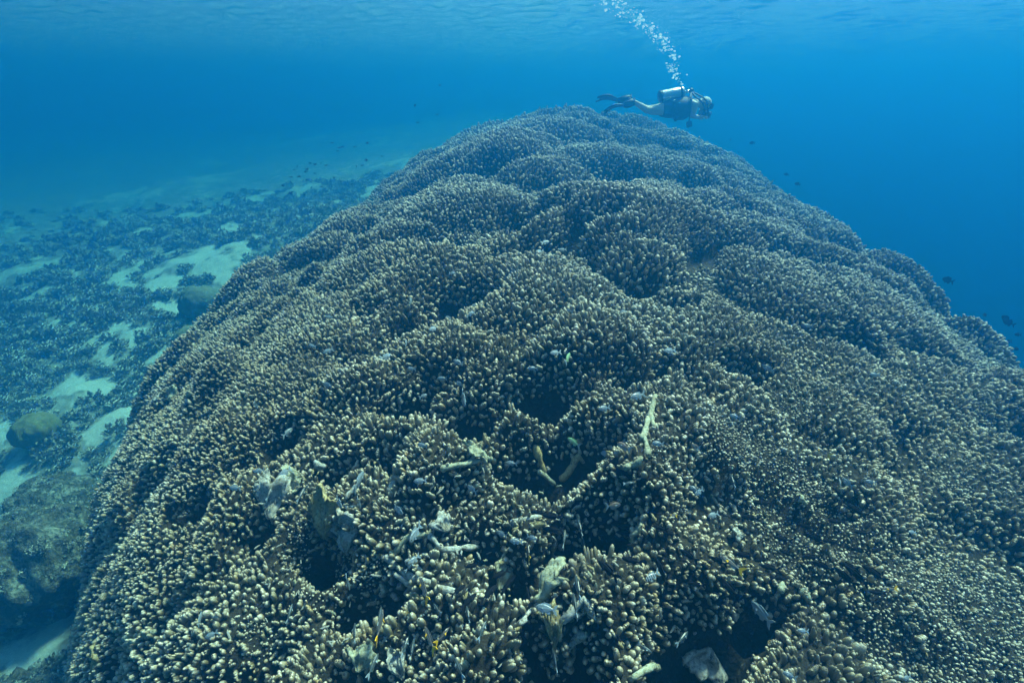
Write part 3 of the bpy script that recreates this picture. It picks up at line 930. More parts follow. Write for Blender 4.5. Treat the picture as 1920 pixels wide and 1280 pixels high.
tag(gn_scatter('soft_coral_meadow', np.stack([bx, by, bz - 0.02], 1), np.stack([brx, bry, rg.uniform(0, 6, nb)], 1),
               np.stack([ss, ss, ss * rg.uniform(.7, 1.2, nb)], 1), rg.integers(0, 3, nb), bs), 'dark grey-green meadow of soft coral tufts covering the sea floor', None, None, 'stuff')

# ------------------------------------------------------------------ fish
def m_fish(name, back, belly, bars=None):
    m = Mat(name)
    co = m.obj()
    sx = m.t.nodes.new('ShaderNodeSeparateXYZ'); m.l(co, sx.inputs[0])
    c = m.ramp(m.math('ADD', m.math('MULTIPLY', sx.outputs[2], 3.0), 0.5), [(0.1, belly), (0.75, back)])
    if bars:
        w = m.math('SINE', m.math('MULTIPLY', sx.outputs[0], 44.0))
        c = m.mix(m.ramp(m.math('ADD', m.math('MULTIPLY', w, 0.5), 0.5), [(0.45, 0.0), (0.6, 1.0)]), c, bars)
    return m.col(c, 0.9 if name[:4] in ('tiny', 'roun', 'blac') else 0.4, spec=0.05 if name[:4] in ('tiny', 'roun', 'blac') else 0.5)
FMAT = {'grey': m_fish('blue grey fish skin', (0.13, 0.17, 0.20), (0.26, 0.31, 0.34)),
        'black': m_fish('black fish skin', (0.008, 0.009, 0.012), (0.016, 0.018, 0.022)),
        'slim': m_fish('dark slim fish skin', (0.03, 0.045, 0.05), (0.09, 0.12, 0.125)),
        'gold': m_fish('yellow tailed fish skin', (0.02, 0.022, 0.025), (0.45, 0.40, 0.35)),
        'bars': m_fish('barred fish skin', (0.26, 0.30, 0.32), (0.40, 0.44, 0.44), (0.02, 0.03, 0.05)),
        'round': m_fish('rounded dark fish skin', (0.008, 0.009, 0.014), (0.012, 0.013, 0.018)),
        'tiny': m_fish('tiny dark fish skin', (0.01, 0.012, 0.02), (0.02, 0.025, 0.03)),
        'brown': m_fish('brown fish skin', (0.16, 0.12, 0.09), (0.26, 0.22, 0.17)),
        'green': m_fish('green fish skin', (0.16, 0.32, 0.16), (0.3, 0.45, 0.28))}
M_EYE = plain('fish eye', (0.005, 0.005, 0.006), 0.2)
M_YT = plain('yellow fish tail', (0.65, 0.38, 0.02), 0.5, var=0.1)
M_GT = plain('pale fish tail', (0.2, 0.26, 0.3), 0.5, var=0.1)
M_BT = plain('dark fish tail', (0.01, 0.011, 0.016), 0.9, var=0.1, spec=0.05)
SHAPE = {'grey': (.40, .15, M_GT, .42), 'black': (.27, .14, M_BT, .3), 'slim': (.25, .17, M_GT, .22), 'gold': (.24, .15, M_YT, .34), 'bars': (.36, .14, M_GT, .4),
         'round': (.52, .18, M_BT, .45), 'tiny': (.36, .14, M_BT, .4), 'brown': (.44, .14, M_GT, .4), 'green': (.3, .12, M_GT, .36)}
def fish_mesh(kind):
    h, w, tailm, tl = SHAPE[kind]
    prof = [(.50, .05, .0), (.46, .36, -.01), (.38, .68, 0), (.24, .95, 0), (.06, 1.0, 0), (-.12, .80, 0), (-.26, .46, 0), (-.34, .26, 0), (-.38, .22, 0)]
    seg = 8
    V, Fc, mi = [], [], []
    for (x, k, dz) in prof:
        for q in range(seg):
            a = 2 * math.pi * q / seg
            V.append((x, math.cos(a) * w * .5 * k, math.sin(a) * h * .5 * k + dz))
    for i in range(len(prof) - 1):
        for q in range(seg):
            q2 = (q + 1) % seg
            Fc.append((i * seg + q, i * seg + q2, (i + 1) * seg + q2, (i + 1) * seg + q)); mi.append(0)
    Fc.append(tuple(range(seg))); mi.append(0)
    def fin(pts, m, th=0.012, ax=1):
        o = len(V)
        n = len(pts)
        for s_ in (-1, 1):
            for (x, y, z) in pts:
                d = [x, y, z]; d[ax] += s_ * th
                V.append(tuple(d))
        Fc.append(tuple(range(o, o + n))); mi.append(m)
        Fc.append(tuple(range(o + 2 * n - 1, o + n - 1, -1))); mi.append(m)
        for k in range(n):
            k2 = (k + 1) % n
            Fc.append((o + k, o + n + k, o + n + k2, o + k2)); mi.append(m)
    hh = h * .5
    fin([(-.36, 0, .03), (-.50, 0, tl * .5), (-.62, 0, tl * .62), (-.55, 0, tl * .2), (-.50, 0, 0), (-.55, 0, -tl * .2), (-.62, 0, -tl * .62), (-.50, 0, -tl * .5), (-.36, 0, -.03)], 1)
    fin([(.22, 0, hh * .88), (.12, 0, hh * 1.28), (-.10, 0, hh * 1.22), (-.25, 0, hh * 1.1), (-.26, 0, hh * .4), (0, 0, hh * .8)], 1 if kind in ('grey', 'bars') else 0)
    fin([(-.02, 0, -hh * .85), (-.12, 0, -hh * 1.3), (-.26, 0, -hh * 1.0), (-.26, 0, -hh * .4)], 1 if kind in ('grey', 'bars') else 0)
    fin([(.20, .02, -hh * .85), (.10, .04, -hh * 1.35), (.08, .02, -hh * .9)], 1)
    for s_ in (-1, 1):
        fin([(.22, s_ * w * .46, 0), (.08, s_ * w * .95, -.05), (.10, s_ * w * .6, .06)], 1, 0.006, 2)
        o = len(V)
        for (dx, dz) in ((.03, 0), (0, .03), (-.03, 0), (0, -.03)): V.append((.40 + dx, s_ * w * .345, .03 + dz))
        V.append((.40, s_ * w * .39, .03))
        for k in range(4):
            f = (o + k, o + (k + 1) % 4, o + 4)
            Fc.append(f if s_ < 0 else f[::-1]); mi.append(2)
    me = pymesh(kind + '_fish', V, Fc)
    for mm in (FMAT[kind], tailm, M_EYE): me.materials.append(mm)
    me.polygons.foreach_set('material_index', mi)
    return me
FMESH = {k: fish_mesh(k) for k in SHAPE}
NAME = {'grey': 'damselfish', 'black': 'black_fish', 'slim': 'slim_fish', 'gold': 'yellowtail_fish', 'bars': 'barred_fish', 'round': 'dark_reef_fish', 'tiny': 'small_reef_fish', 'brown': 'brown_fish', 'green': 'green_fish'}
DESC = {'grey': 'blue-grey damselfish', 'black': 'slim black fish', 'slim': 'narrow grey fish', 'gold': 'pale-striped yellow-tailed fish', 'bars': 'pale fish with dark bars',
        'round': 'dark rounded fish', 'brown': 'brownish disc-shaped fish', 'green': 'small green fish'}
GROUP = {'grey': 'damselfish hovering over the coral mound', 'black': 'black fish schooling over the rubble patches', 'slim': 'narrow grey fish among the near fingers', 'gold': 'yellow-tailed fish among the near fingers',
         'bars': 'barred fish', 'round': 'dark fish off the drop-off edge', 'tiny': 'tiny fish off the far flank', 'brown': 'brown fish near the ledge', 'green': 'green fish near the ledge'}
MARKS = [('the heart-shaped white plate', 522, 940), ('the yellowish ribbed fan', 617, 970), ('the cracked white fan plate', 668, 1005), ('the big dark hole', 1115, 990), ('the ledge hollow', 1055, 845),
         ('the long forked pale branch', 1220, 805), ('the pale rubble patch', 1395, 830), ('the lower rubble patch', 1490, 950), ('the ribbed green slab', 1036, 1100), ('the V-shaped white branch', 795, 1095),
         ('the bow-shaped grey branch', 845, 1030), ('the square dark hollow', 760, 755), ('the twin dark hollow', 880, 768), ('the mid-slope hollow', 865, 565), ('the upper ledge shadow', 1050, 470),
         ('the black hollow at the near edge', 1330, 1200), ('the level white rod', 1090, 1160), ('the torn green flake', 885, 855), ('the sandy channel', 180, 900), ('the narrow green plate', 945, 1090), ('the bulging hillock', 1250, 430)]
fish_list = []
def fish(kind, u, v, ang, lpx, gap=0.12, free=None):
    if free is None:
        p, t = hit(u, v)
        t = max(0.8, t - gap)
    else:
        t = free
    p = Vector(ray(u, v) * t)
    a = R(ang)
    rr = random.Random(int(u * 31 + v))
    d = Vector((math.cos(a), math.sin(a) * 1.5, rr.uniform(-.12, .12) + 0.15 * math.sin(a))).normalized()
    pr = math.hypot(d.dot(camR), d.dot(camU))
    lpx = lpx * {'slim': .68, 'grey': .78, 'tiny': .75, 'gold': .75, 'bars': .8}.get(kind, 1)
    L = 1.1 * lpx * t / F / max(0.5, pr) / 1.1
    upv = Vector((rr.uniform(-.15, .15), rr.uniform(.5, 1.1), 1))
    yv = upv.cross(d).normalized(); zv = d.cross(yv)
    o = bpy.data.objects.new(NAME[kind], FMESH[kind])
    C.objects.link(o)
    o.matrix_world = Matrix.Translation(p) @ Matrix((d, yv, zv)).transposed().to_4x4() @ Matrix.Scale(L, 4)
    o['category'] = 'fish'; o['group'] = GROUP[kind]
    fish_list.append([o, kind, u, v, ang, lpx])
    return o
for k in FMESH.values(): k.polygons.foreach_set('use_smooth', [False] * len(k.polygons))
G = [(791, 834, 170, 24), (958, 868, 175, 26), (533, 886, 215, 24), (674, 899, 80, 28), (787, 901, 180, 30), (636, 943, 320, 26), (748, 957, 330, 26), (778, 1000, 240, 30), (775, 1050, 215, 26),
     (967, 1014, 175, 30), (884, 916, 150, 26), (1138, 851, 160, 28), (1233, 831, 175, 26), (1310, 922, 205, 26), (1337, 965, 190, 26), (998, 1008, 350, 24), (1023, 1140, 170, 46), (1023, 454, 20, 20),
     (1011, 472, 200, 20), (1054, 468, 180, 18), (945, 482, 0, 18), (849, 512, 0, 16), (891, 573, 190, 20), (883, 588, 30, 20), (841, 597, 150, 20), (812, 616, 205, 20), (761, 644, 100, 16), (725, 668, 30, 24),
     (771, 691, 170, 20), (858, 678, 165, 24), (828, 709, 175, 22), (861, 719, 150, 18), (869, 749, 290, 26), (794, 742, 20, 18), (1041, 661, 190, 26), (1066, 583, 160, 18), (1170, 585, 170, 20), (999, 690, 180, 22),
     (1195, 742, 195, 36), (1132, 765, 190, 28), (770, 564, 90, 14), (616, 594, 180, 16), (585, 648, 170, 18), (614, 658, 200, 22), (613, 721, 165, 24), (1255, 657, 185, 28), (1377, 780, 160, 22),
     (1426, 1147, 120, 34), (1575, 905, 60, 20), (1588, 904, 120, 18), (1632, 903, 170, 22), (1710, 997, 180, 18), (440, 914, 175, 28), (485, 882, 190, 22), (940, 1000, 160, 24), (1480, 1265, 160, 26), (1700, 1270, 190, 22), (1640, 702, 170, 20), (1515, 610, 175, 18), (1440, 690, 140, 22),
     (540, 810, 60, 18), (1300, 915, 150, 18), (395, 1190, 200, 26), (375, 1158, 110, 20), (1505, 1182, 175, 24)]
for a in G: fish('grey', *a)
for a in [(505, 924, 95, 26), (565, 926, 85, 26), (658, 949, 5, 26), (673, 943, 310, 26), (652, 1093, 310, 30), (819, 1140, 140, 26), (543, 1148, 95, 30), (712, 1153, 95, 26), (1087, 987, 100, 30), (1095, 1025, 95, 32), (1058, 1008, 75, 34),
          (1083, 1099, 95, 36), (1078, 1132, 95, 36), (1280, 1195, 30, 44), (1210, 1215, 335, 36), (877, 1150, 110, 26), (1040, 1235, 100, 32), (860, 1250, 130, 38), (760, 1210, 75, 30), (773, 1215, 90, 28), (700, 1245, 70, 34), (665, 1185, 110, 32),
          (1390, 860, 105, 20), (480, 760, 320, 26), (310, 1205, 320, 36), (770, 1060, 40, 28), (1373, 900, 80, 26), (905, 1180, 60, 34), (1180, 905, 5, 30)]: fish('slim', *a)
for a in [(1034, 967, 170, 34), (1036, 992, 175, 36), (1173, 987, 170, 30), (1170, 998, 175, 30), (1168, 1013, 160, 34), (1190, 1024, 170, 30), (1184, 1050, 170, 36), (1138, 1066, 140, 34), (1236, 989, 165, 26),
          (1430, 942, 180, 36), (1406, 970, 175, 32), (1533, 931, 180, 24), (1541, 948, 180, 26), (1575, 945, 35, 28), (1516, 952, 35, 22), (1496, 933, 30, 20), (1568, 977, 175, 30), (1605, 955, 140, 26), (1625, 985, 20, 30), (1616, 998, 170, 26),
          (1511, 986, 165, 26), (1527, 1007, 160, 34), (1555, 1014, 175, 26), (1467, 1010, 165, 28), (1610, 1031, 165, 26), (1642, 1031, 10, 28), (1474, 1036, 160, 24), (1520, 1044, 175, 30), (1397, 1040, 170, 34), (1428, 1049, 185, 28),
          (1443, 1063, 165, 30), (1542, 1060, 160, 32), (1590, 1060, 160, 28), (1605, 1077, 130, 30), (1583, 1079, 125, 26), (1638, 1073, 140, 30), (1461, 1083, 0, 30), (1551, 1093, 170, 26), (1645, 1110, 175, 28), (1647, 1125, 15, 30),
          (938, 1076, 200, 30), (918, 1110, 35, 32), (955, 1092, 40, 30), (885, 1060, 190, 26), (1290, 1040, 150, 30), (1345, 1050, 160, 30), (1305, 1095, 170, 28), (1240, 1070, 100, 30), (1365, 1100, 130, 30), (1010, 960, 175, 26), (1256, 1000, 165, 24),
          (880, 1125, 35, 30), (860, 1105, 30, 26), (990, 1120, 100, 26), (1435, 675, 150, 28)]: fish('black', *a)
for a in [(794, 1102, 125, 44), (1370, 1055, 145, 46), (1667, 1103, 178, 34), (712, 1170, 92, 40), (805, 1195, 130, 44), (830, 1190, 40, 36), (1260, 965, 170, 22), (1540, 845, 140, 30), (990, 1030, 100, 26)]: fish('gold', *a)
fish('bars', 1222, 1080, 200, 36)
for a in [(1151, 947, 5, 26), (1169, 836, 150, 22), (1304, 836, 160, 14)]: fish('brown', *a)
for a in [(1065, 670, 60, 20), (1075, 828, 140, 22)]: fish('green', *a)
for (u, v, a, l, t) in [(1645, 650, 140, 22, 4.6), (1704, 488, 170, 12, 6.6), (1777, 525, 110, 12, 6.5), (1847, 590, 20, 12, 6.0), (1886, 597, 100, 12, 5.9), (1891, 605, 120, 13, 5.8), (1908, 627, 170, 12, 5.7), (1891, 640, 180, 12, 5.8),
                        (1905, 654, 0, 13, 5.6), (1869, 642, 100, 15, 5.5), (1856, 681, 120, 12, 5.4), (1664, 665, 130, 12, 5.2), (1474, 327, 150, 9, 9.0), (1495, 345, 130, 9, 9.0), (1410, 268, 150, 9, 9.6)]:
    fish('round', u, v, a, l * .85, free=t)
TN = [(642, 275), (665, 275), (633, 283), (636, 277), (591, 308), (602, 306), (612, 310), (581, 306), (557, 312), (573, 322), (576, 317), (575, 337), (561, 331), (546, 332), (626, 333), (668, 312), (679, 310), (687, 300), (689, 268),
      (552, 318), (778, 198), (783, 230), (820, 215), (623, 268), (716, 293), (530, 348), (548, 360), (603, 350), (640, 340), (660, 345), (825, 160), (545, 362), (570, 365), (590, 325), (1370, 262), (1385, 285)]
for (u, v) in TN:
    o = fish('tiny', u, v, random.choice([20, 60, 120, 160, 200]), random.uniform(6, 9), free=random.uniform(8.0, 9.5))
# ---- labels: each fish by its way of facing and the mark nearest to it
def facing(a):
    a %= 360
    if a < 50 or a > 310: return 'facing right'
    if a < 130: return 'heading uphill'
    if a < 230: return 'facing left'
    return 'heading downhill'
def rel(du, dv):
    if abs(du) > 2.2 * abs(dv): return 'left of' if du < 0 else 'right of'
    if abs(dv) > 2.2 * abs(du): return 'above' if dv < 0 else 'below'
    return ('upper left of' if du < 0 else 'upper right of') if dv < 0 else ('lower left of' if du < 0 else 'lower right of')
buckets = {}
for f in fish_list:
    o, kind, u, v, ang, l = f
    if kind == 'tiny':
        if u > 1300: mk = 'behind the diver over the far edge'
        elif v < 240: mk = 'in open water above the far ridge'
        elif v > 342: mk = 'low over the far sand, below the shoal'
        elif u > 640: mk = 'in the upper shoal beside the far slope'
        else: mk = 'in the outer shoal off the far slope'
        o['label'] = 'tiny dark fish ' + mk
        continue
    if kind == 'round':
        mk = ('the outer edge of the mound', 1800, 600)
        key = (DESC[kind], facing(ang), 'over the drop-off, ' + ('near' if v > 560 else 'far up'), '')
        d = math.hypot(u - 1645, v - 650)
    else:
        mk = min(MARKS, key=lambda m_: math.hypot(m_[1] - u, m_[2] - v))
        key = (DESC[kind], facing(ang), rel(u - mk[1], v - mk[2]), mk[0])
        d = math.hypot(u - mk[1], v - mk[2])
    buckets.setdefault(key, []).append((d, o))
ORD = ['', 'second ', 'third ', 'fourth ', 'fifth ', 'sixth ', 'seventh ', 'eighth ', 'ninth ', 'tenth ']
for (ds, fc, rl, mk), L in buckets.items():
    L.sort(key=lambda q: q[0])
    for i, (d, o) in enumerate(L):
        if mk:
            o['label'] = f'{ds} {fc} {rl} {mk}' if len(L) == 1 else f'{ds} {fc} {rl} {mk}, {ORD[i]}nearest'
        else:
            o['label'] = f'{ds} {fc} {rl}' if len(L) == 1 else f'{ds} {fc} {rl}, {ORD[i]}from the coral'
            if len(L) > 1 and i == 0: o['label'] = f'{ds} {fc} {rl}, first from the coral'

# ------------------------------------------------------------------ diver
YD = 9.7
def P(u, v, dy=0.0):
    q = at_y(u, v, YD)
    return Vector((q.x, YD + dy, q.z))
M_SKIN = plain('diver skin', (0.46, 0.40, 0.31), 0.55, var=0.08)
M_SUIT = plain('black neoprene', (0.012, 0.014, 0.02), 0.7, var=0.3)
M_BCD = plain('dark buoyancy vest', (0.018, 0.017, 0.026), 0.65, var=0.35)
M_TANK = plain('bare aluminium', (0.62, 0.66, 0.66), 0.32, 0.75, var=0.08)
M_RUB = plain('black rubber', (0.01, 0.011, 0.014), 0.5, var=0.2)
M_FIN = plain('blue black fin plastic', (0.006, 0.014, 0.045), 0.4, var=0.25)
M_CHR = plain('chromed brass', (0.6, 0.62, 0.64), 0.2, 1.0, var=0.05)
M_GLS = plain('mask glass', (0.05, 0.08, 0.09), 0.05, var=0.05, spec=0.8)
M_HAIR = plain('grey hood', (0.50, 0.52, 0.47), 0.7, var=0.1)
root = empty('person', P(1240, 205))
base = root.location.copy()
tag(root, 'scuba diver with bare legs swimming to the right over the far ridge', 'person')
def part(name, me, mat, parent=root, smooth=True):
    o = link(name, me, parent, mat, smooth)
    return o
def tubepart(name, pts, rads, mat, parent=root, segs=10, rough=0.0, cap=True):
    v_, f_ = tube_mesh(name, [q - base for q in pts], rads, segs, rough, random, cap)
    return part(name, pymesh(name, v_, f_), mat, parent)
# body skeleton
JV, JE, JR = [], [], []
def J(p, r, prev=None):
    JV.append(p - base); JR.append(r)
    if prev is not None: JE.append((prev, len(JV) - 1))
    return len(JV) - 1
pelv = J(P(1250, 204), .145)
sp1 = J(P(1266, 202), .15, pelv); sp2 = J(P(1282, 198), .165, sp1); chest = J(P(1292, 195), .15, sp2)
neck = J(P(1306, 193), .065, chest)
hd0 = J(P(1314, 193.5), .085, neck); hd1 = J(P(1321, 196), .098, hd0); hd2 = J(P(1326, 199), .075, hd1)
def leg(dy, kn, an, toe):
    h = J(P(1243, 205, dy * .8), .105, pelv)
    m_ = J(P((1243 + kn[0]) / 2, (205 + kn[1]) / 2, dy), .088, h)
    k = J(P(*kn, dy), .062, m_)
    c = J(P(kn[0] * .65 + an[0] * .35, kn[1] * .65 + an[1] * .35, dy), .060, k)
    a = J(P(*an, dy), .036, c)
    J(P(*toe, dy), .03, a)
leg(-.10, (1213, 208), (1187, 191), (1180, 190))
leg(.12, (1217, 206), (1188, 190), (1181, 183))
def arm(dy, sh, el, wr, hand_dir):
    s_ = J(P(*sh, dy), .068, chest)
    e = J(P(*el, dy * 1.25), .044, s_)
    w = J(P(*wr, dy * .9), .030, e)
    d = hand_dir.normalized()
    wp = JV[w] + base
    palm = J(wp + d * .06, .034, w)
    side = Vector((0, 1, 0))
    upn = d.cross(side).normalized()
    for q, (off, ln) in enumerate([(-.03, .075), (-.01, .085), (.01, .08), (.03, .065)]):
        f1 = J(wp + d * .10 + side * off, .010, palm)
        f2 = J(wp + d * (.10 + ln * .6) + side * off - upn * .02, .009, f1)
        J(wp + d * (.10 + ln * .75) + side * off - upn * .05, .008, f2)
    t1 = J(wp + d * .05 + side * .05 * (1 if dy < 0 else -1) - upn * .03, .011, palm)
    J(wp + d * .10 + side * .06 * (1 if dy < 0 else -1) - upn * .06, .009, t1)
arm(-.20, (1296, 197), (1291, 217), (1303, 219), Vector((1, 0.1, .1)))
arm(.20, (1298, 198), (1305, 220), (1314, 219), Vector((1, -.1, .2)))
me = bpy.data.meshes.new('body')
me.from_pydata(JV, JE, []); me.update()
body = part('body', me, M_SKIN, smooth=False)
md = body.modifiers.new('skin', 'SKIN'); md.use_smooth_shade = True
for i, sv in enumerate(me.skin_vertices[0].data):
    sv.radius = (JR[i], JR[i]); sv.use_root = (i == 0)
body.modifiers.new('sub', 'SUBSURF').levels = 2
body.modifiers['sub'].render_levels = 2
# face: nose, ears, brow
hc = P(1321, 196)
def ball(name, c, r, mat, parent=root, sc=(1, 1, 1), rot=None, sub=2):
    bm = bmesh.new(); bmesh.ops.create_icosphere(bm, subdivisions=sub, radius=1)
    M_ = (rot.to_matrix() if rot else Matrix.Identity(3))
    for v in bm.verts: v.co = M_ @ Vector((v.co.x * r * sc[0], v.co.y * r * sc[1], v.co.z * r * sc[2])) + (c - base)
    m_ = bpy.data.meshes.new(name); bm.to_mesh(m_); bm.free()
    return part(name, m_, mat, parent)
hood = ball('hood', hc + Vector((0.005, 0, .022)), .112, M_HAIR, sc=(1.05, .9, .95))
for s_ in (-1, 1): ball('ear', hc + Vector((-.015, s_ * .097, -.01)), .028, M_SKIN, hood, sc=(.8, .35, 1.2))
fwd = Vector((.93, 0, -.36)).normalized(); dn = Vector((-.36, 0, -.93)).normalized()
ball('nose', hc + fwd * .112 + dn * .03, .022, M_SKIN, sc=(1.2, .8, 1))
ball('mouth', hc + fwd * .088 + dn * .075, .024, plain('lips', (0.3, 0.16, 0.13), .5), sc=(.7, 1.2, .5))
# mask: frame ring, lens, strap
def boxmesh(name, c, ax, ay, az, sx, sy, sz, mat, parent=root, bev=.008):
    bm = bmesh.new(); bmesh.ops.create_cube(bm, size=1)
    bmesh.ops.bevel(bm, geom=list(bm.edges), offset=min(bev / max(sx, sy, sz), .12), segments=2, affect='EDGES') if bev else None
    for v in bm.verts: v.co = (c - base) + ax * v.co.x * sx + ay * v.co.y * sy + az * v.co.z * sz
    m_ = bpy.data.meshes.new(name); bm.to_mesh(m_); bm.free()
    return part(name, m_, mat, parent, False)
Yv = Vector((0, 1, 0))
mk_ = boxmesh('mask', hc + fwd * .112 - dn * .012, fwd, Yv, dn, .05, .17, .085, M_RUB)
boxmesh('lens', hc + fwd * .139 - dn * .012, fwd, Yv, dn, .006, .145, .062, M_GLS, mk_, .002)
ring = [hc + Vector((math.cos(a) * .108, math.sin(a) * .104, 0.02 + .03 * math.cos(a) * -1)) for a in np.linspace(0.4, 6.283 - .4, 22)]
tubepart('mask_strap', ring, [.012] * len(ring), M_RUB, mk_, 6)
# tank
ta, tb = P(1236, 181.5), P(1284, 172.5)
td = (tb - ta).normalized()
prof = [(-.008, .05), (0, .084), (.02, .094), (.06, .095), (.9, .095), (.94, .088), (.975, .068), (1.0, .04), (1.03, .026)]
TL = (tb - ta).length
tank = tubepart('tank', [ta + td * TL * q for q, r in prof], [r for q, r in prof], M_TANK, segs=20)
tubepart('tank_boot', [ta - td * .012, ta + td * .004, ta + td * .05], [.08, .099, .099], M_RUB, tank, 20)
tubepart('tank_band', [ta + td * TL * .80, ta + td * TL * .88], [.100, .100], M_RUB, tank, 20)
valve = tubepart('valve', [tb + td * .0, tb + td * .10], [.022, .024], M_CHR, tank, 10)
ball('first_stage', tb + td * .11, .05, M_RUB, sc=(1, .9, .9))
ball('valve_knob', tb + td * .07 + Yv * .07, .026, M_RUB, tank)
# vest: shell round the trunk, shorts
def shell(name, rows, mat, parent=root, seg=16):
    V, Fc = [], []
    for (c, ax, rv, rl) in rows:
        up_ = Vector((0, 0, 1)) - ax * ax.z; up_.normalize()
        for k in range(seg):
            a = 2 * math.pi * k / seg
            V.append(c - base + up_ * math.sin(a) * rv + Yv * math.cos(a) * rl)
    for i in range(len(rows) - 1):
        for k in range(seg):
            Fc.append((i * seg + k, i * seg + (k + 1) % seg, (i + 1) * seg + (k + 1) % seg, (i + 1) * seg + k))
    Fc.append(tuple(range(seg - 1, -1, -1))); Fc.append(tuple((len(rows) - 1) * seg + k for k in range(seg)))
    return part(name, pymesh(name, V, Fc), mat, parent)
bx_ = (P(1292, 196) - P(1250, 204)).normalized()
vest = shell('vest', [(P(1257, 204), bx_, .13, .17), (P(1260, 204), bx_, .17, .21), (P(1270, 204), bx_, .19, .24), (P(1280, 203), bx_, .20, .25), (P(1289, 200), bx_, .17, .22), (P(1294, 197), bx_, .10, .15)], M_BCD)
pk = ball('vest_pocket', P(1276, 213, -.2), .1, M_BCD, vest, sc=(1.1, .55, .85))
ball('vest_buckle', P(1259, 189, -.16), .024, M_CHR, vest)
shell('shorts', [(P(1240, 206), Vector((1, 0, .05)).normalized(), .118, .19), (P(1243, 206), bx_, .128, .20), (P(1252, 204), bx_, .158, .19), (P(1259, 203.5), bx_, .165, .2)], M_SUIT)
for s_ in (-1, 1):
    ball('shoulder_strap', P(1293, 190, s_ * .13), .06, M_BCD, vest, sc=(1, .5, .9))
# regulator, hoses, gauges
reg = ball('regulator', P(1325, 205), .05, M_RUB, sc=(1, 1.1, .8))
h0 = tb + td * .11
def hose(name, pts, r=.013, parent=root):
    # catmull-rom through the points
    Q = []
    p = [pts[0]] + pts + [pts[-1]]
    for i in range(1, len(p) - 2):
        for k in range(6):
            t = k / 6
            Q.append(.5 * ((2 * p[i]) + (p[i + 1] - p[i - 1]) * t + (2 * p[i - 1] - 5 * p[i] + 4 * p[i + 1] - p[i + 2]) * t * t + (3 * p[i] - p[i - 1] - 3 * p[i + 1] + p[i + 2]) * t ** 3))
    Q.append(pts[-1])
    return tubepart(name, Q, [r] * len(Q), M_RUB, parent, 7)
hose('regulator_hose', [h0, P(1304, 177, -.08), P(1315, 185, -.15), P(1321, 195, -.14), P(1325, 204, -.03)])
hose('inflator_hose', [h0, P(1299, 181, -.12), P(1305, 187, -.17), P(1311, 194, -.18), P(1316, 203, -.16)], .016)
hose('gauge_hose', [h0, P(1290, 186, -.2), P(1284, 204, -.28), P(1284, 218, -.27), P(1285, 229, -.2)])
gauge = boxmesh('gauge_console', P(1285.5, 232, -.2), Vector((.95, 0, .3)).normalized(), Yv, Vector((-.3, 0, .95)).normalized(), .09, .04, .10, M_RUB)
hose('octopus_hose', [h0, P(1284, 190, -.22), P(1272, 208, -.26), P(1263, 218, -.2)])
ball('octopus', P(1261.5, 222, -.18), .045, M_RUB, sc=(.8, .8, 1.1))
# fins
def fin(ankle, pocket, tip, dy, wid, tw, name='fin'):
    a, b, c = P(*ankle, dy), P(*pocket, dy), P(*tip, dy)
    f = tubepart(name, [a + (a - b) * .15, a, a.lerp(b, .5), b], [.045, .062, .066, .045], M_RUB, root, 10)
    d = (c - b).normalized()
    n = d.cross(Yv).normalized()
    V, Fc = [], []
    nu, nv = 7, 9
    for side in (0, 1):
        for i in range(nv):
            t = i / (nv - 1)
            q = b.lerp(c, t) + n * (-.05 * math.sin(t * 3.1))
            w = wid * (.5 + .5 * min(1, t * 1.8))
            for k in range(nu):
                s_ = 2 * k / (nu - 1) - 1
                rib = .014 if k in (0, nu - 1) else (.004 if k % 2 else .008)
                split = -.09 * (1 - abs(s_)) * max(0, t - .8) * 5
                V.append(q + d * split + (Yv * .62 + n * tw) * s_ * w * .5 + n * (rib if side else -rib) - base)
    m_ = nu * nv
    for i in range(nv - 1):
        for k in range(nu - 1):
            p_ = i * nu + k
            Fc += [(p_, p_ + 1, p_ + nu + 1, p_ + nu), (m_ + p_, m_ + p_ + nu, m_ + p_ + nu + 1, m_ + p_ + 1)]
    lp = list(range(nu)) + [i * nu + nu - 1 for i in range(1, nv)] + [(nv - 1) * nu + k for k in range(nu - 2, -1, -1)] + [i * nu for i in range(nv - 2, 0, -1)]
    for p_, q_ in zip(lp, lp[1:] + lp[:1]): Fc.append((q_, p_, m_ + p_, m_ + q_))
    part('fin_blade', pymesh('fin_blade', V, Fc), M_FIN, f)
    st = [a + (a - b) * .1 + Vector((0, math.cos(q) * .058, math.sin(q) * .058)) for q in np.linspace(0, 6.283, 12)]
    tubepart('fin_strap', st, [.012] * 12, M_RUB, f, 6)
fin((1184, 185), (1162, 189), (1121, 187), .16, .24, .30)
fin((1183, 192), (1166, 198), (1129, 212), -.15, .24, .22)
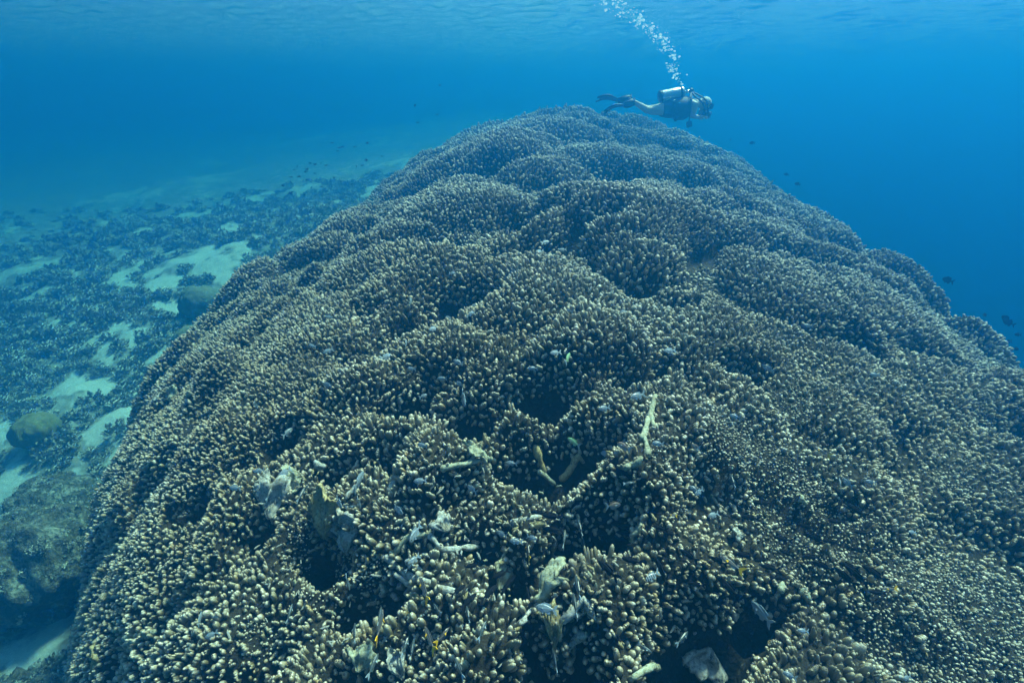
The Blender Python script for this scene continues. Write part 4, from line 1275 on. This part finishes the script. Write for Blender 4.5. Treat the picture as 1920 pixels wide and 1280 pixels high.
# the small camera held in both hands
def sub_cam():
    root2 = empty('dive_camera', P(1318, 214))
    tag(root2, 'small underwater camera with two grips held in front of the diver', 'camera')
    b2 = root2.location
    def pc(name, c, ax, ay, az, sx, sy, sz, mat, parent):
        o = boxmesh(name, c - b2 + base, ax, ay, az, sx, sy, sz, mat, parent); return o
    X1, Z1 = Vector((.95, 0, -.3)).normalized(), Vector((.3, 0, .95)).normalized()
    hs = pc('housing', P(1319, 212), X1, Yv, Z1, .10, .18, .13, M_RUB, root2)
    v_, f_ = tube_mesh('port', [P(1319, 212) - b2 + X1 * .05, P(1319, 212) - b2 + X1 * .13], [.055, .06], 14, 0, random, True)
    link('lens_port', pymesh('lens_port', v_, f_), root2, M_GLS)
    for s_ in (-1, 1):
        v_, f_ = tube_mesh('grip', [P(1316, 219, s_ * .14) - b2, P(1317, 213, s_ * .16) - b2, P(1318, 206, s_ * .14) - b2], [.02, .022, .02], 8, 0, random, True)
        link('grip', pymesh('grip', v_, f_), root2, M_RUB)
    v_, f_ = tube_mesh('tray', [P(1314, 219.5, -.17) - b2, P(1314, 219.5, .17) - b2], [.015, .015], 8, 0, random, True)
    link('tray', pymesh('tray', v_, f_), root2, M_CHR)
sub_cam()

# ------------------------------------------------------------------ bubbles
mb = Mat('air bubbles')
mb.col((0.85, 0.93, 0.95), 0.08, 0.0, 1.0)
trb = mb.n('ShaderNodeBsdfTransparent')
mxb = mb.n('ShaderNodeMixShader')
lw = mb.n('ShaderNodeLayerWeight', Blend=0.35)
mb.l(mb.ramp(lw.outputs['Facing'], [(0.0, 0.6), (0.8, 1.0)]), mxb.inputs[0])
tlb = mb.n('ShaderNodeBsdfTranslucent', Color=(0.95, 0.97, 0.97, 1))
mx2 = mb.n('ShaderNodeMixShader', Fac=0.55)
mb.l(mb.b.outputs[0], mx2.inputs[1]); mb.l(tlb.outputs[0], mx2.inputs[2])
mb.l(trb.outputs[0], mxb.inputs[1]); mb.l(mx2.outputs[0], mxb.inputs[2])
mb.l(mxb.outputs[0], mb.t.nodes['Material Output'].inputs['Surface'])
path = [(1278, 158), (1272, 146), (1262, 132), (1256, 122), (1265, 108), (1252, 92), (1241, 76), (1228, 62), (1212, 52), (1195, 38), (1178, 24), (1158, 12), (1140, 0), (1128, -8)]
dens = [.3, .5, .9, .3, 1.0, 1.0, 1.0, 1.0, 1.1, 1.1, 1.0, 1.1, 1.2, .5]
bm = bmesh.new()
rb = random.Random(5)
for i in range(len(path) - 1):
    n = int(40 * dens[i])
    for _ in range(n):
        t = rb.random()
        u = path[i][0] * (1 - t) + path[i + 1][0] * t; v = path[i][1] * (1 - t) + path[i + 1][1] * t
        wdt = 3.5 + 1.0 * i
        u += rb.gauss(0, wdt * .6); v += rb.gauss(0, wdt * .5)
        c = P(u, v, rb.gauss(0, .12 + .01 * i))
        r = min(.024, .004 + rb.expovariate(1 / .005))
        bmesh.ops.create_icosphere(bm, subdivisions=1 if r < .012 else 2, radius=r, matrix=Matrix.Translation(c) @ Matrix.Diagonal((1.15, 1.15, .8, 1)))
for (u, v) in [(1201, 28), (1203, 32), (1198, 34), (1206, 38), (1200, 40), (1223, 44), (1225, 50), (1222, 56), (1238, 64), (1240, 70), (1243, 78), (1257, 132), (1255, 135), (1260, 134), (1266, 104), (1264, 108), (1173, 7)]:
    bmesh.ops.create_icosphere(bm, subdivisions=2, radius=rb.uniform(.014, .026), matrix=Matrix.Translation(P(u, v)) @ Matrix.Diagonal((1.2, 1.2, .75, 1)))
for f in bm.faces: f.smooth = True
me = bpy.data.meshes.new('bubble_stream'); bm.to_mesh(me); bm.free()
tag(link('bubble_stream', me, None, mb.m, False), 'stream of rising air bubbles above the diver', None, None, 'stuff')
